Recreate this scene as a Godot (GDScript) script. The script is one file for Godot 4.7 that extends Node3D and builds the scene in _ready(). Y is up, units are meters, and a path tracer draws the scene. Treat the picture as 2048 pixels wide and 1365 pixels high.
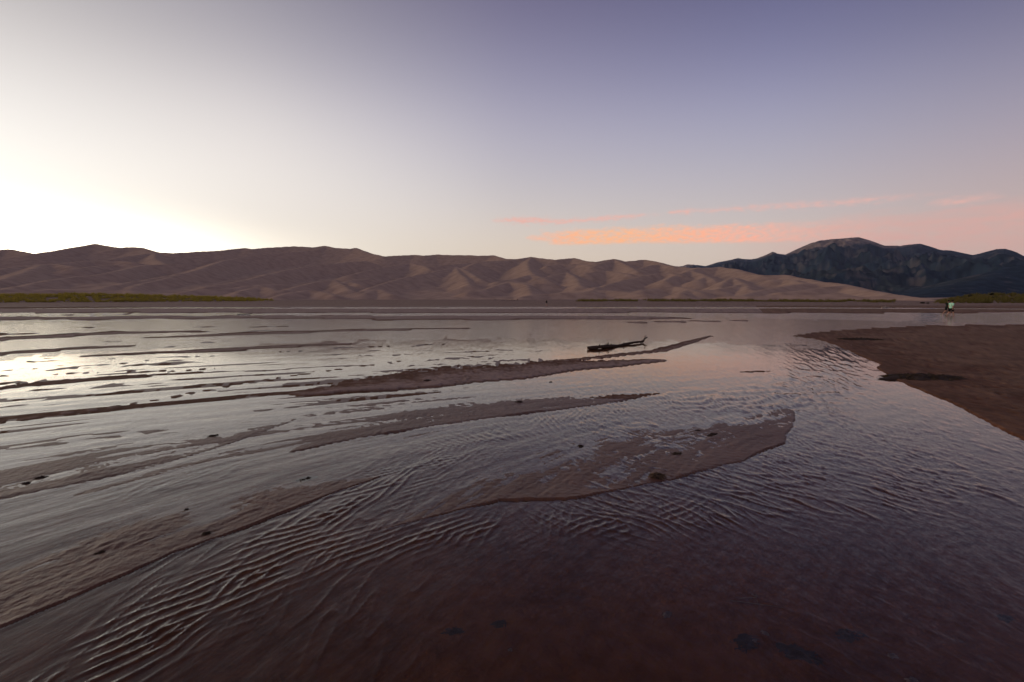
extends Node3D
# A braided stream over sand flats at dusk, dunes and a mountain behind. Metres, y up, the water's level is y = 0, north (where the camera looks) is -z.

var n_a := FastNoiseLite.new()
var n_b := FastNoiseLite.new()
var n_c := FastNoiseLite.new()
var n_f := FastNoiseLite.new()
var n_r := FastNoiseLite.new()
var along: PackedFloat32Array = []
var bars: Array = []
var ridges: Array = []
var ridge_boxes: Array = []
var hill_ridges: Array = []
var hill_boxes: Array = []
var crest_az: PackedFloat32Array = []
var crest_h: PackedFloat32Array = []
var crest_r: PackedFloat32Array = []
var grid_rows: PackedFloat32Array = []
var grid_cols: PackedFloat32Array = []
var rows_out: Array = []
var names := {}


func _ready() -> void:
	setup_camera_and_sky()
	setup_noise()
	setup_bars()
	setup_dunes()
	build_river()
	build_dunes()
	build_mountain()
	build_ground()
	build_grass()
	build_shrubs()
	build_people()
	build_driftwood()
	build_debris()


# ------------------------------------------------------------------ camera, sky, light

func setup_camera_and_sky() -> void:
	var cam := Camera3D.new()
	cam.name = "camera"
	cam.fov = 73.74
	cam.near = 0.1
	cam.far = 60000.0
	add_child(cam)
	cam.position = Vector3(0, 1.65, 0)
	cam.rotation_degrees = Vector3(-5.055, 0, 0)
	cam.current = true

	var env := Environment.new()
	env.background_mode = Environment.BG_SKY
	env.tonemap_mode = Environment.TONE_MAPPER_LINEAR
	env.tonemap_exposure = 1.0
	env.sdfgi_enabled = true
	env.ssao_enabled = true
	env.ssil_enabled = true
	var sky := Sky.new()
	var pano := PanoramaSkyMaterial.new()
	pano.panorama = sky_texture()
	sky.sky_material = pano
	env.sky = sky
	env.fog_enabled = true
	env.fog_density = 0.00002
	env.fog_light_color = Color(0.72, 0.78, 0.95)
	var we := WorldEnvironment.new()
	we.name = "world_environment"
	we.environment = env
	add_child(we)

	# the sun has just gone behind the dunes on the left: what is left of it is broad and weak
	var sun := DirectionalLight3D.new()
	sun.name = "sun"
	sun.light_energy = 0.28
	sun.light_color = Color(1.0, 0.82, 0.62)
	sun.light_angular_distance = 22.0
	sun.shadow_enabled = true
	add_child(sun)
	sun.rotation_degrees = Vector3(-10, -97, 0)


func lin(r: float, g: float, b: float) -> Vector3:
	var c := Color(r / 255.0, g / 255.0, b / 255.0).srgb_to_linear()
	return Vector3(c.r, c.g, c.b)


func sky_texture() -> ImageTexture:
	# dusk air: colours by bearing (degrees from the middle of the view) and height
	var az := [-180, -135, -100, -66, -48, -29, 0, 29, 48, 85, 130, 180]
	var el := [0, 5, 10, 15, 20, 25, 32, 46, 90]
	var zenith := lin(64, 58, 74)
	var back := [lin(220, 192, 170), lin(222, 192, 168), lin(216, 186, 170), lin(200, 176, 170), lin(176, 160, 168), lin(152, 144, 164), lin(124, 120, 148), lin(88, 86, 114), zenith]
	var east := [lin(210, 188, 176), lin(212, 186, 174), lin(196, 176, 176), lin(176, 164, 178), lin(152, 147, 172), lin(133, 133, 162), lin(110, 112, 146), lin(86, 89, 122), zenith]
	var r48 := [lin(218, 194, 178), lin(212, 186, 174), lin(190, 174, 176), lin(166, 159, 175), lin(138, 135, 160), lin(104, 103, 134), lin(94, 93, 126), lin(70, 64, 84), zenith]
	var r29 := [lin(230, 209, 189), lin(225, 206, 190), lin(201, 192, 193), lin(180, 177, 191), lin(158, 157, 184), lin(126, 126, 160), lin(94, 94, 130), lin(70, 64, 84), zenith]
	var mid := [lin(244, 224, 194), lin(236, 217, 194), lin(217, 208, 203), lin(196, 191, 198), lin(178, 174, 191), lin(151, 148, 173), lin(115, 111, 141), lin(74, 67, 86), zenith]
	var l29 := [lin(254, 241, 216) * 1.05, lin(253, 243, 226) * 1.0, lin(252, 244, 235), lin(243, 236, 231), lin(222, 216, 216), lin(183, 178, 185), lin(142, 138, 151), lin(84, 78, 94), zenith]
	var l48 := [lin(255, 242, 216) * 1.6, lin(255, 246, 226) * 1.5, lin(255, 249, 238) * 1.25, lin(254, 249, 243) * 1.02, lin(228, 222, 219), lin(188, 183, 183), lin(160, 155, 162), lin(106, 104, 128), zenith]
	var sunk := [lin(255, 238, 206) * 2.2, lin(255, 243, 218) * 2.0, lin(255, 248, 234) * 1.7, lin(255, 249, 240) * 1.25, lin(240, 233, 227), lin(194, 189, 188), lin(162, 157, 163), lin(106, 104, 128), zenith]
	var west := [lin(255, 240, 216) * 1.3, lin(255, 244, 226) * 1.2, lin(248, 240, 232), lin(230, 223, 219), lin(202, 197, 201), lin(176, 173, 186), lin(146, 144, 163), lin(100, 101, 130), zenith]
	var south := [lin(220, 196, 176), lin(220, 195, 175), lin(210, 187, 175), lin(190, 174, 174), lin(165, 157, 176), lin(147, 144, 169), lin(125, 125, 155), lin(94, 97, 130), zenith]
	var rows := [back, south, west, sunk, l48, l29, mid, r29, r48, east, back, back]
	rows[10] = south
	var w := 240
	var h := 120
	var low := PackedFloat32Array()
	low.resize(w * h * 3)
	for y in h:
		var e := maxf(0.0, 90.0 - (y + 0.5) * 1.5)
		var j := 0
		while j < 7 and e > el[j + 1]:
			j += 1
		var fe: float = clampf((e - el[j]) / float(el[j + 1] - el[j]), 0, 1)
		for x in w:
			var a := (x + 0.5) * 1.5 - 180.0
			var k := 0
			while k < 10 and a > az[k + 1]:
				k += 1
			var fa: float = clampf((a - az[k]) / float(az[k + 1] - az[k]), 0, 1)
			var c: Vector3 = (rows[k][j] as Vector3).lerp(rows[k][j + 1], fe).lerp((rows[k + 1][j] as Vector3).lerp(rows[k + 1][j + 1], fe), fa)
			for q in 3:
				low[(y * w + x) * 3 + q] = c[q]
	# smooth it, round the seam at the back as well
	for pass_no in 5:
		var src := low.duplicate()
		for y in h:
			for x in w:
				for q in 3:
					var sum := 0.0
					for d in [-1, 0, 1]:
						var yy := clampi(y + d, 0, h - 1)
						var wy := 0.5 if d == 0 else 0.25
						sum += wy * (0.25 * src[(yy * w + (x + w - 1) % w) * 3 + q] + 0.5 * src[(yy * w + x) * 3 + q] + 0.25 * src[(yy * w + (x + 1) % w) * 3 + q])
					low[(y * w + x) * 3 + q] = sum
	# low down, where the sun has just gone, the air is far brighter than the film could hold
	for y in h:
		var e := 90.0 - (y + 0.5) * 1.5
		if e < 0.0 or e > 25.0:
			continue
		for x in w:
			var a := (x + 0.5) * 1.5 - 180.0
			var g := 4.0 * exp(-(pow((a + 54.0) / 19.0, 2.0) + pow((e - 3.5) / 3.2, 2.0)))
			low[(y * w + x) * 3] += g
			low[(y * w + x) * 3 + 1] += g * 0.86
			low[(y * w + x) * 3 + 2] += g * 0.64
	var im := Image.create_from_data(w, h, false, Image.FORMAT_RGBF, low.to_byte_array())
	var W := 2880
	var H := 1440
	im.resize(W, H, Image.INTERPOLATE_CUBIC)
	# thin clouds lit from below
	var nz := FastNoiseLite.new()
	nz.seed = 11
	nz.frequency = 1.0
	nz.fractal_octaves = 4
	var ppd := W / 360.0
	for y in range(int((90.0 - 17.0) * ppd), int((90.0 - 2.0) * ppd)):
		var e := 90.0 - (y + 0.5) / ppd
		for x in range(int((180.0 - 6.0) * ppd), int((180.0 + 110.0) * ppd)):
			var a := (x + 0.5) / ppd - 180.0
			var n1 := nz.get_noise_2d(a * 0.16, e * 1.1)
			var n2 := nz.get_noise_2d(a * 0.7 + 40.0, e * 3.6)
			var ee := e + 0.12 * n2
			var wisp := nz.get_noise_2d(a * 0.9 + e * 2.0, e * 9.0 + 70.0)
			var c := im.get_pixel(x, y)
			# broad pink veil on the right, thin
			var top := 8.7 + 0.5 * n1 - 0.014 * maxf(0.0, a - 30.0) - 0.05 * maxf(0.0, 30.0 - a)
			var veil := smoothstep(22.0, 40.0, a) * (1.0 - smoothstep(85.0, 110.0, a)) * (1.0 - smoothstep(top - 1.6, top + 0.3, ee)) * smoothstep(1.5, 6.0, e)
			veil *= 0.64 + 0.3 * n1 + 0.3 * wisp
			c = c.lerp(Color(0.77, 0.44, 0.385), clampf(veil, 0, 1))
			# main orange band with a flat foot
			var tip := smoothstep(-1.0, 7.0, a + 2.0 * n1)
			var upper := 7.5 + 1.25 * tip + 0.35 * n2 + 0.25 * n1 - 0.03 * maxf(0.0, a - 18.0)
			var lower := 7.85 - 1.05 * tip + 0.10 * n2 - 0.042 * maxf(0.0, a - 16.0)
			var band := smoothstep(lower - 0.12, lower + 0.3, e) * (1.0 - smoothstep(upper - 0.7, upper + 0.22, e)) * tip
			band *= 1.0 - smoothstep(24.0, 34.0, a) * 0.7
			band *= 1.0 - smoothstep(32.0, 41.0, a)
			band *= 0.74 + 0.3 * n2 + 0.9 * wisp
			var warm := exp(-pow((a - 12.0) / 11.0, 2.0))
			c = c.lerp(Color(1.12, 0.50 + 0.05 * warm, 0.36 - 0.07 * warm), clampf(band, 0, 1))
			# thin strands above it
			for s in [[-2.0, 5.6, 9.85, 9.75, 0.42], [4.2, 17.0, 9.55, 10.05, 0.36], [18.5, 22.0, 10.15, 10.25, 0.25], [22.0, 42.0, 10.2, 9.6, 0.4], [42.0, 46.5, 8.8, 8.75, 0.35]]:
				var u: float = (a - s[0]) / (s[1] - s[0])
				if u < -0.15 or u > 1.15:
					continue
				var mid_e: float = lerpf(s[2], s[3], u) + 0.14 * n1
				var half: float = s[4] * (0.7 + 0.7 * n2) * sqrt(clampf(4.0 * (u + 0.15) * (1.15 - u) / 1.69, 0.0, 1.0))
				var k := exp(-pow((ee - mid_e) / maxf(half, 0.05), 2.0)) * smoothstep(-0.15, 0.15, u) * (1.0 - smoothstep(0.7, 1.15, u))
				c = c.lerp(Color(0.92, 0.50, 0.42), clampf(k * (0.85 if s[0] < 20 else 0.5) * (0.85 + 0.6 * n2 + 0.8 * wisp), 0, 1))
			im.set_pixel(x, y, c)
	# a panorama begins and ends straight ahead
	var turned := Image.create_empty(W, H, false, Image.FORMAT_RGBF)
	turned.blit_rect(im, Rect2i(W / 2, 0, W / 2, H), Vector2i(0, 0))
	turned.blit_rect(im, Rect2i(0, 0, W / 2, H), Vector2i(W / 2, 0))
	return ImageTexture.create_from_image(turned)


# ------------------------------------------------------------------ helpers

func setup_noise() -> void:
	var s := 3
	for n in [n_a, n_b, n_c]:
		n.seed = s
		n.noise_type = FastNoiseLite.TYPE_SIMPLEX_SMOOTH
		n.frequency = 1.0
		n.fractal_type = FastNoiseLite.FRACTAL_NONE
		s += 7
	n_f.seed = 91
	n_f.frequency = 1.0
	n_f.fractal_octaves = 5
	n_r.seed = 17
	n_r.frequency = 1.0
	n_r.fractal_type = FastNoiseLite.FRACTAL_RIDGED
	n_r.fractal_octaves = 5


func numbered(called: String) -> String:
	var k: int = names.get(called, 0)
	names[called] = k + 1
	return called if k == 0 else "%s_%03d" % [called, k]


func tag(o: Node, label: String, category := "", group := "") -> void:
	o.set_meta("label", label)
	if category:
		o.set_meta("category", category)
	if group:
		o.set_meta("group", group)


func thing(called: String, label: String, category: String, at: Vector3, turn := 0.0, group := "") -> Node3D:
	var o := Node3D.new()
	o.name = numbered(called)
	add_child(o)
	o.position = at
	o.rotation.y = turn
	tag(o, label, category, group)
	return o


func part(called: String, mesh: Mesh, m: Material, parent: Node) -> MeshInstance3D:
	var o := MeshInstance3D.new()
	o.name = called if parent != self else numbered(called)
	o.mesh = mesh
	o.material_override = m
	parent.add_child(o, true)
	return o


func mat(c: Color, rough := 0.9, spec := 0.3) -> StandardMaterial3D:
	var m := StandardMaterial3D.new()
	m.albedo_color = c.linear_to_srgb()
	m.roughness = rough
	m.metallic_specular = spec
	return m


func noise_texture(freq: float, octaves: int, seed_no: int, size: int, as_normal: bool, strength := 4.0, kind := FastNoiseLite.TYPE_SIMPLEX_SMOOTH, fractal := FastNoiseLite.FRACTAL_FBM) -> NoiseTexture2D:
	var n := FastNoiseLite.new()
	n.seed = seed_no
	n.noise_type = kind
	n.frequency = freq
	n.fractal_type = fractal
	n.fractal_octaves = octaves
	var t := NoiseTexture2D.new()
	t.width = size
	t.height = size
	t.seamless = true
	t.noise = n
	t.as_normal_map = as_normal
	t.bump_strength = strength
	return t


func run_rows(count: int, f: Callable) -> void:
	rows_out = []
	rows_out.resize(count)
	var id := WorkerThreadPool.add_group_task(f, count)
	WorkerThreadPool.wait_for_group_task_completion(id)


func grid_mesh(px: PackedVector3Array, uv: PackedVector2Array, col: PackedColorArray, nr: int, nc: int, skip: PackedByteArray, kinds := PackedByteArray()) -> ArrayMesh:
	# normals from the neighbours, then triangles (clockwise seen from above; rows go away, columns to the right)
	var nor := PackedVector3Array()
	nor.resize(nr * nc)
	for i in nr:
		var up := mini(i + 1, nr - 1) * nc
		var dn := maxi(i - 1, 0) * nc
		for j in nc:
			var r := mini(j + 1, nc - 1)
			var l := maxi(j - 1, 0)
			nor[i * nc + j] = (px[i * nc + r] - px[i * nc + l]).cross(px[up + j] - px[dn + j]).normalized()
	var mesh := ArrayMesh.new()
	var most := 0
	for v in kinds:
		most = maxi(most, v)
	for kind in most + 1:
		var idx := PackedInt32Array()
		idx.resize((nr - 1) * (nc - 1) * 6)
		var k := 0
		for i in nr - 1:
			for j in nc - 1:
				var p := i * nc + j
				if skip.size() and skip[p] and skip[p + 1] and skip[p + nc] and skip[p + nc + 1]:
					continue
				if most and maxi(maxi(kinds[p], kinds[p + 1]), maxi(kinds[p + nc], kinds[p + nc + 1])) != kind:
					continue
				idx[k] = p
				idx[k + 1] = p + nc
				idx[k + 2] = p + 1
				idx[k + 3] = p + 1
				idx[k + 4] = p + nc
				idx[k + 5] = p + nc + 1
				k += 6
		idx.resize(k)
		var arr := []
		arr.resize(Mesh.ARRAY_MAX)
		arr[Mesh.ARRAY_VERTEX] = px
		arr[Mesh.ARRAY_NORMAL] = nor
		if uv.size():
			arr[Mesh.ARRAY_TEX_UV] = uv
		if col.size():
			arr[Mesh.ARRAY_COLOR] = col
		arr[Mesh.ARRAY_INDEX] = idx
		mesh.add_surface_from_arrays(Mesh.PRIMITIVE_TRIANGLES, arr)
	return mesh


# ------------------------------------------------------------------ the stream bed and its water

func setup_bars() -> void:
	# how far a streamline has run sideways at each distance: dz/dx = -g(z)
	var zs := [0.0, 2.0, 3.0, 4.0, 5.0, 6.0, 8.0, 12.0, 20.0, 400.0]
	var gs := [3.0, 3.0, 1.7, 1.4, 0.9, 0.62, 0.48, 0.45, 0.42, 0.42]
	var sum := 0.0
	for i in 801:
		along.append(sum)
		var z := i * 0.05
		var k := 0
		while k < 8 and z > zs[k + 1]:
			k += 1
		sum += 0.05 / lerpf(gs[k], gs[k + 1], (z - zs[k]) / (zs[k + 1] - zs[k]))
	# sand bars: the line of the cut bank, the width of the bar behind it, the height of the bank, on which side it lies, how much of it is awash
	bar(PackedVector2Array([Vector2(-2.61, -2.05), Vector2(-2.6, -2.17), Vector2(-2.54, -2.26), Vector2(-2.48, -2.35), Vector2(-2.36, -2.57), Vector2(-2.22, -2.86), Vector2(-2, -3.1), Vector2(-1.8, -3.39), Vector2(-1.5, -3.83), Vector2(-1.24, -4.14)]), [0.85, 0.85, 0.8, 0.8, 0.9, 0.95, 0.85, 0.65, 0.35, 0.05], 0.014, 0.005)
	bar(PackedVector2Array([Vector2(-4.34, -3.58), Vector2(-4.28, -3.67), Vector2(-3.88, -4.06), Vector2(-3.49, -4.58), Vector2(-3.24, -5.2), Vector2(-3.02, -6.21)]), [0.8, 0.9, 0.9, 0.8, 0.6, 0.1], 0.010, 0.007)
	bar(PackedVector2Array([Vector2(-3.78, -7.82), Vector2(-2.93, -8.12), Vector2(-2.26, -8.31), Vector2(-1.48, -8.65), Vector2(-0.65, -9.2), Vector2(0.39, -9.68), Vector2(1.51, -10.82), Vector2(2.73, -11.41), Vector2(4.22, -12.46)]), [0.5, 1.5, 2.2, 2.4, 2.6, 2.4, 1.9, 1.5, 0.5], 0.034, 0.006)
	bar(PackedVector2Array([Vector2(-2.39, -4.83), Vector2(-2.15, -5.11), Vector2(-1.83, -5.36), Vector2(-1.2, -5.79), Vector2(-0.45, -6.24), Vector2(0.12, -6.52), Vector2(1.4, -7.13), Vector2(2.64, -7.99)]), [0.08, 0.5, 0.85, 1.1, 1.15, 1.1, 0.8, 0.15], 0.019, 0.005)
	bar(PackedVector2Array([Vector2(-0.91, -3.17), Vector2(-0.56, -3.38), Vector2(-0.1, -3.63), Vector2(0.53, -3.67), Vector2(1.25, -4), Vector2(1.48, -4.06), Vector2(1.82, -4.27), Vector2(2.34, -4.54), Vector2(2.54, -4.7), Vector2(3.17, -5.16), Vector2(3.34, -5.46), Vector2(3.68, -5.81), Vector2(4.22, -6.73)]), [0.05, 0.3, 0.65, 1.15, 1.45, 1.5, 1.6, 1.75, 1.6, 1.2, 1.0, 0.8, 0.4], 0.0130, 0.0048)
	bar(PackedVector2Array([Vector2(-12.7, -13.37), Vector2(-11.31, -14.13), Vector2(-9.2, -15.29), Vector2(-7.44, -16.67), Vector2(-6.24, -17.45)]), [0.3, 0.8, 1.0, 0.9, 0.3], 0.035, 0.004)
	bar(PackedVector2Array([Vector2(-15.74, -13.37), Vector2(-15.35, -14.4), Vector2(-14.72, -15.78), Vector2(-13.63, -17.05)]), [1.2, 1.2, 1.0, 0.2], 0.03, 0.004)
	bar(PackedVector2Array([Vector2(-9.74, -8.21), Vector2(-9.2, -8.76), Vector2(-8.53, -9.31), Vector2(-7.23, -10.44)]), [0.7, 0.9, 0.9, 0.2], 0.014, 0.004)
	bar(PackedVector2Array([Vector2(0.96, -12.16), Vector2(2.54, -13.01), Vector2(5.02, -14.84), Vector2(7.39, -18.31), Vector2(9.63, -21.79)]), [0.3, 0.5, 0.6, 0.45, 0.1], 0.022, 0.004)
	bar(PackedVector2Array([Vector2(-16.22, -19.77), Vector2(-13.25, -22.11), Vector2(-8.8, -24.66), Vector2(-1.96, -27.88)]), [0.8, 1.8, 2.0, 0.6], 0.035, 0.005)
	bar(PackedVector2Array([Vector2(-21.63, -18.09), Vector2(-20.91, -20.3), Vector2(-19.93, -22.78), Vector2(-17.23, -25.07)]), [2.5, 2.5, 2.2, 0.4], 0.04, 0.005)
	bar(PackedVector2Array([Vector2(8.13, -34.25), Vector2(11.79, -35.05), Vector2(16.81, -36.76), Vector2(21.07, -38.66)]), [0.3, 1.6, 1.6, 0.3], 0.05, 0.004)
	bar(PackedVector2Array([Vector2(5.32, -10.51), Vector2(5.71, -10.36), Vector2(6.16, -10.66)]), [0.1, 0.4, 0.1], 0.012, 0.004)


func bar(line: PackedVector2Array, widths: Array, high: float, rough: float) -> void:
	var box := Rect2(line[0], Vector2.ZERO)
	for p in line:
		box = box.expand(p)
	var w := 0.0
	for v in widths:
		w = maxf(w, v)
	bars.append([line, widths, high, rough, box.grow(w + 0.3)])


func flow_t(x: float, z: float) -> float:
	var d := clampf(-z, 0.0, 400.0) * 20.0
	if d >= 799.0:
		return x - along[799] - (d - 799.0) * 0.05 / 0.42
	var k := int(d)
	return x - lerpf(along[k], along[k + 1], d - k)


var plain_edge: PackedVector2Array = PackedVector2Array([Vector2(13.28, -21.47), Vector2(13.12, -20.3), Vector2(13.08, -19.25), Vector2(11.81, -16.3), Vector2(10.58, -13.74), Vector2(9.72, -12.06), Vector2(9.49, -11.59), Vector2(8.93, -10.98), Vector2(8.43, -10.15), Vector2(7.84, -8.97), Vector2(7.52, -8.17), Vector2(7.02, -7.13), Vector2(6.68, -6.38), Vector2(6.3, -5.72), Vector2(5.92, -5.07), Vector2(5.09, -3.81), Vector2(4.23, -2.47)])
var plain_back: PackedVector2Array = PackedVector2Array([Vector2(13.28, -21.47), Vector2(16.46, -24.26), Vector2(19.47, -26.17), Vector2(27.36, -30.12), Vector2(35.34, -31.38), Vector2(44.97, -32.05)])


func on_plain(x: float, z: float) -> float:
	# signed distance to the sand plain's outline, positive on the sand
	if x < 2.0:
		return -1.0
	var best := 1e9
	for line in [plain_edge, plain_back]:
		for k in line.size() - 1:
			var q := Geometry2D.get_closest_point_to_segment(Vector2(x, z), line[k], line[k + 1])
			best = minf(best, q.distance_squared_to(Vector2(x, z)))
	best = sqrt(best)
	# inside: right of the near edge and nearer than the back edge
	var ex := edge_x(plain_edge, z)
	var bz := edge_z(plain_back, x)
	return best if x > ex and z > bz else -best


func edge_x(line: PackedVector2Array, z: float) -> float:
	if z <= line[0].y:
		return line[0].x if z > line[0].y - 0.5 else line[0].x
	for k in line.size() - 1:
		var a := line[k]
		var b := line[k + 1]
		if z >= minf(a.y, b.y) and z <= maxf(a.y, b.y):
			return lerpf(a.x, b.x, (z - a.y) / (b.y - a.y))
	return line[line.size() - 1].x


func edge_z(line: PackedVector2Array, x: float) -> float:
	if x <= line[0].x:
		return line[0].y
	for k in line.size() - 1:
		if x <= line[k + 1].x:
			return lerpf(line[k].y, line[k + 1].y, (x - line[k].x) / (line[k + 1].x - line[k].x))
	return line[line.size() - 1].y


func beach(x: float, z: float) -> float:
	# the dry sand beyond the stream rises gently towards the dunes
	var d := -z
	var wob := 3.0 * n_a.get_noise_2d(x * 0.012, 3.7) + 1.0 * n_a.get_noise_2d(x * 0.05, 9.1)
	var shore := 122.0 + wob * 2.0 - 18.0 * smoothstep(60.0, 120.0, x)
	var r := maxf(0.0, d - shore)
	var az := atan2(x, d)
	var rr := sqrt(x * x + z * z)
	var hill := left_mound(az) * smoothstep(318.0, 385.0, rr) + 3.2 * smoothstep(0.742, 0.80, az) * smoothstep(230.0, 370.0, rr) * (0.8 + 0.5 * n_a.get_noise_2d(x * 0.012, z * 0.012))
	var y := hill + 0.10 * smoothstep(0.0, 4.0, d - shore + 2.0) - 0.05 + minf(r, 120.0) * 0.0052 + maxf(0.0, r - 120.0) * 0.0092
	return y


func left_mound(az: float) -> float:
	return 3.9 * (1.0 - smoothstep(-0.66, -0.44, az)) * (0.92 + 0.12 * sin(az * 23.0))


func bed(x: float, z: float) -> Vector2:
	# (height, wetness class: 0 wet sand .. 1 dry)
	var d := sqrt(x * x + z * z)
	var t := flow_t(x, z)
	var s := x * 0.5 - z * 0.8
	var far := smoothstep(14.0, 40.0, d)
	# broad shallows and deeps, streaks drawn out by the current
	var deep := -0.012 - 0.010 * smoothstep(10.0, 30.0, d)
	var st1 := n_a.get_noise_2d(t * 0.8, s * 0.16)
	var st2 := n_b.get_noise_2d(t * 2.7 + 0.4 * st1, s * 0.4)
	var st3 := n_c.get_noise_2d(t * 9.0, s * 1.1)
	var near_h := 0.008 * st1 + 0.0055 * st2 + 0.0022 * st3
	var left := 1.0 - smoothstep(-2.5, 1.5, x + 0.12 * z)
	var y := deep + near_h * (1.0 - far)
	y += (0.0085 + 0.0025 * (1.0 - smoothstep(11.0, 15.0, d))) * left * smoothstep(4.0, 6.0, d) * (1.0 - smoothstep(30.0, 50.0, d))
	y += left * smoothstep(4.0, 6.0, d) * (1.0 - far) * 0.010 * n_f.get_noise_2d(t * 1.1 + 2.0, s * 0.22)
	if far > 0.0:
		var f1 := n_a.get_noise_2d(x * 0.022 + 5.0, z * 0.30 + x * 0.02)
		var f2 := n_b.get_noise_2d(x * 0.07, z * 0.75 + x * 0.06)
		y += far * (0.014 * f1 + 0.013 * f2 + 0.008 * n_c.get_noise_2d(x * 0.16, z * 1.6 + x * 0.1)) * lerpf(1.15, 1.9, smoothstep(0.0, -30.0, x))
	y += tracks(x, z)
	# the channels: the near pool and the right arm are deeper
	var pool := smoothstep(-3.4, -2.4, z + 0.25 * x) * smoothstep(-1.6, 0.0, x + 0.15)
	y -= 0.03 * pool
	y -= 0.02 * smoothstep(1.0, 5.0, x) * smoothstep(-24.0, -12.0, z)
	# bars
	var rise := -1.0
	var p := Vector2(x, z)
	var wob := 0.035 * n_b.get_noise_2d(x * 1.1, z * 1.1) + 0.012 * n_c.get_noise_2d(x * 5.0, z * 5.0)
	for b in bars:
		if not (b[4] as Rect2).has_point(p):
			continue
		var line: PackedVector2Array = b[0]
		var best := 1e9
		var side := 0.0
		var wide := 0.0
		var over := 0.0
		for k in line.size() - 1:
			var a := line[k]
			var ab := line[k + 1] - a
			var len2 := ab.length_squared()
			var u := (p - a).dot(ab) / len2
			var uc := clampf(u, 0.0, 1.0)
			var q := a + ab * uc
			var dd := q.distance_squared_to(p)
			if dd < best:
				best = dd
				side = -(ab.x * (p.y - a.y) - ab.y * (p.x - a.x)) / sqrt(len2)
				wide = lerpf(b[1][k], b[1][k + 1], uc)
				over = 0.0
				if (k == 0 and u < 0.0) or (k == line.size() - 2 and u > 1.0):
					over = absf(u - uc) * sqrt(len2)
		var dist := (sqrt(best) if side > 0.0 else -sqrt(best)) + wob * minf(1.0, d * 0.12)
		var back := clampf(dist / maxf(wide, 0.06), 0.0, 2.0)
		if over > 0.0:
			dist = minf(dist, 0.2) - over * 1.4
			back = minf(back + over / maxf(wide, 0.1), 2.0)
		var lip := smoothstep(-0.010 - minf(0.0009 * d * d, 0.3), 0.0, dist)
		if lip <= 0.0:
			continue
		var rr: float = b[3]
		var h: float = b[2] * lerpf(clampf(0.75 + 0.9 * n_a.get_noise_2d(x * 0.9 + 7.0, z * 0.9), 0.6, 1.15), 1.0, smoothstep(7.0, 12.0, d)) * (1.0 - 0.93 * minf(back, 1.0)) - 0.007 * smoothstep(0.6, 1.2, back) - 0.06 * smoothstep(1.15, 1.9, back)
		h += rr * (0.8 * st2 + 0.6 * st3 + 0.6 * n_a.get_noise_2d(x * 2.2, z * 1.6)) * smoothstep(0.0, 0.12, dist)
		h += relief(x, z, t, s, d) * smoothstep(0.0, 0.05, dist) * (1.0 - smoothstep(0.9, 1.4, back))
		rise = maxf(rise, lerpf(-0.06, h, lip))
	y = maxf(y, rise)
	# sand plain on the right
	var dry := 0.0
	if x > 3.0 and z > -40.0:
		var e := on_plain(x, z) + 0.05 * n_b.get_noise_2d(x * 0.9, z * 0.9) + 0.02 * n_c.get_noise_2d(x * 4.0, z * 4.0)
		if e > -0.15:
			var up := 0.042 * smoothstep(-0.06, 0.05, e) - 0.02 + 0.005 * smoothstep(0.05, 0.0, absf(e - 0.03))
			up += 0.022 * smoothstep(0.2, 4.0, e) + 0.012 * n_a.get_noise_2d(x * 0.35, z * 0.5) * smoothstep(0.3, 2.0, e)
			up += 0.020 * n_f.get_noise_2d(x * 0.9, z * 1.2 + 5.0) * smoothstep(0.05, 0.6, e)
			up += 0.022 * smoothstep(0.0, 0.4, n_c.get_noise_2d(x * 1.1, z * 1.3)) * n_b.get_noise_2d(x * 5.0, z * 6.0) * smoothstep(0.2, 0.8, e)
			up += 0.007 * n_f.get_noise_2d(x * 2.6, z * 3.0) * smoothstep(0.05, 0.4, e)
			y = maxf(y, up)
	# the long low bars at the far side
	if z < -36.0:
		var wz := 0.9 * n_a.get_noise_2d(x * 0.03, 1.3) + 0.35 * n_b.get_noise_2d(x * 0.11, 6.0)
		var w1 := 96.0 + wz * 3.0 - 14.0 * smoothstep(70.0, 110.0, x)
		var w0 := 63.5 + wz * 1.5 + 12.0 * smoothstep(55.0, 100.0, x)
		var f := smoothstep(w0 - 0.5, w0 + 0.6, -z) * (1.0 - smoothstep(w1 - 3.0, w1 + 2.0, -z))
		y = maxf(y, lerpf(-0.04, 0.075 + 0.02 * n_b.get_noise_2d(x * 0.05, z * 0.2), f))
		var v0 := 41.0 + wz * 1.2 + 3.0 * n_a.get_noise_2d(x * 0.02, 8.0)
		var v1 := 47.5 + wz * 2.0 + 4.0 * n_b.get_noise_2d(x * 0.018, 2.0)
		var ends := 1.0 - smoothstep(8.0, 26.0, x + 3.0 * wz)
		f = smoothstep(v0 - 0.4, v0 + 0.4, -z) * (1.0 - smoothstep(v1 - 1.5, v1 + 1.0, -z)) * ends
		y = maxf(y, lerpf(-0.04, 0.06 + 0.03 * n_b.get_noise_2d(x * 0.05, z * 0.3), f))
	if -z > 85.0 or x > 60.0:
		y = maxf(y, beach(x, z))
		dry = smoothstep(126.0, 150.0, -z)
	return Vector2(y, dry)


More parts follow.
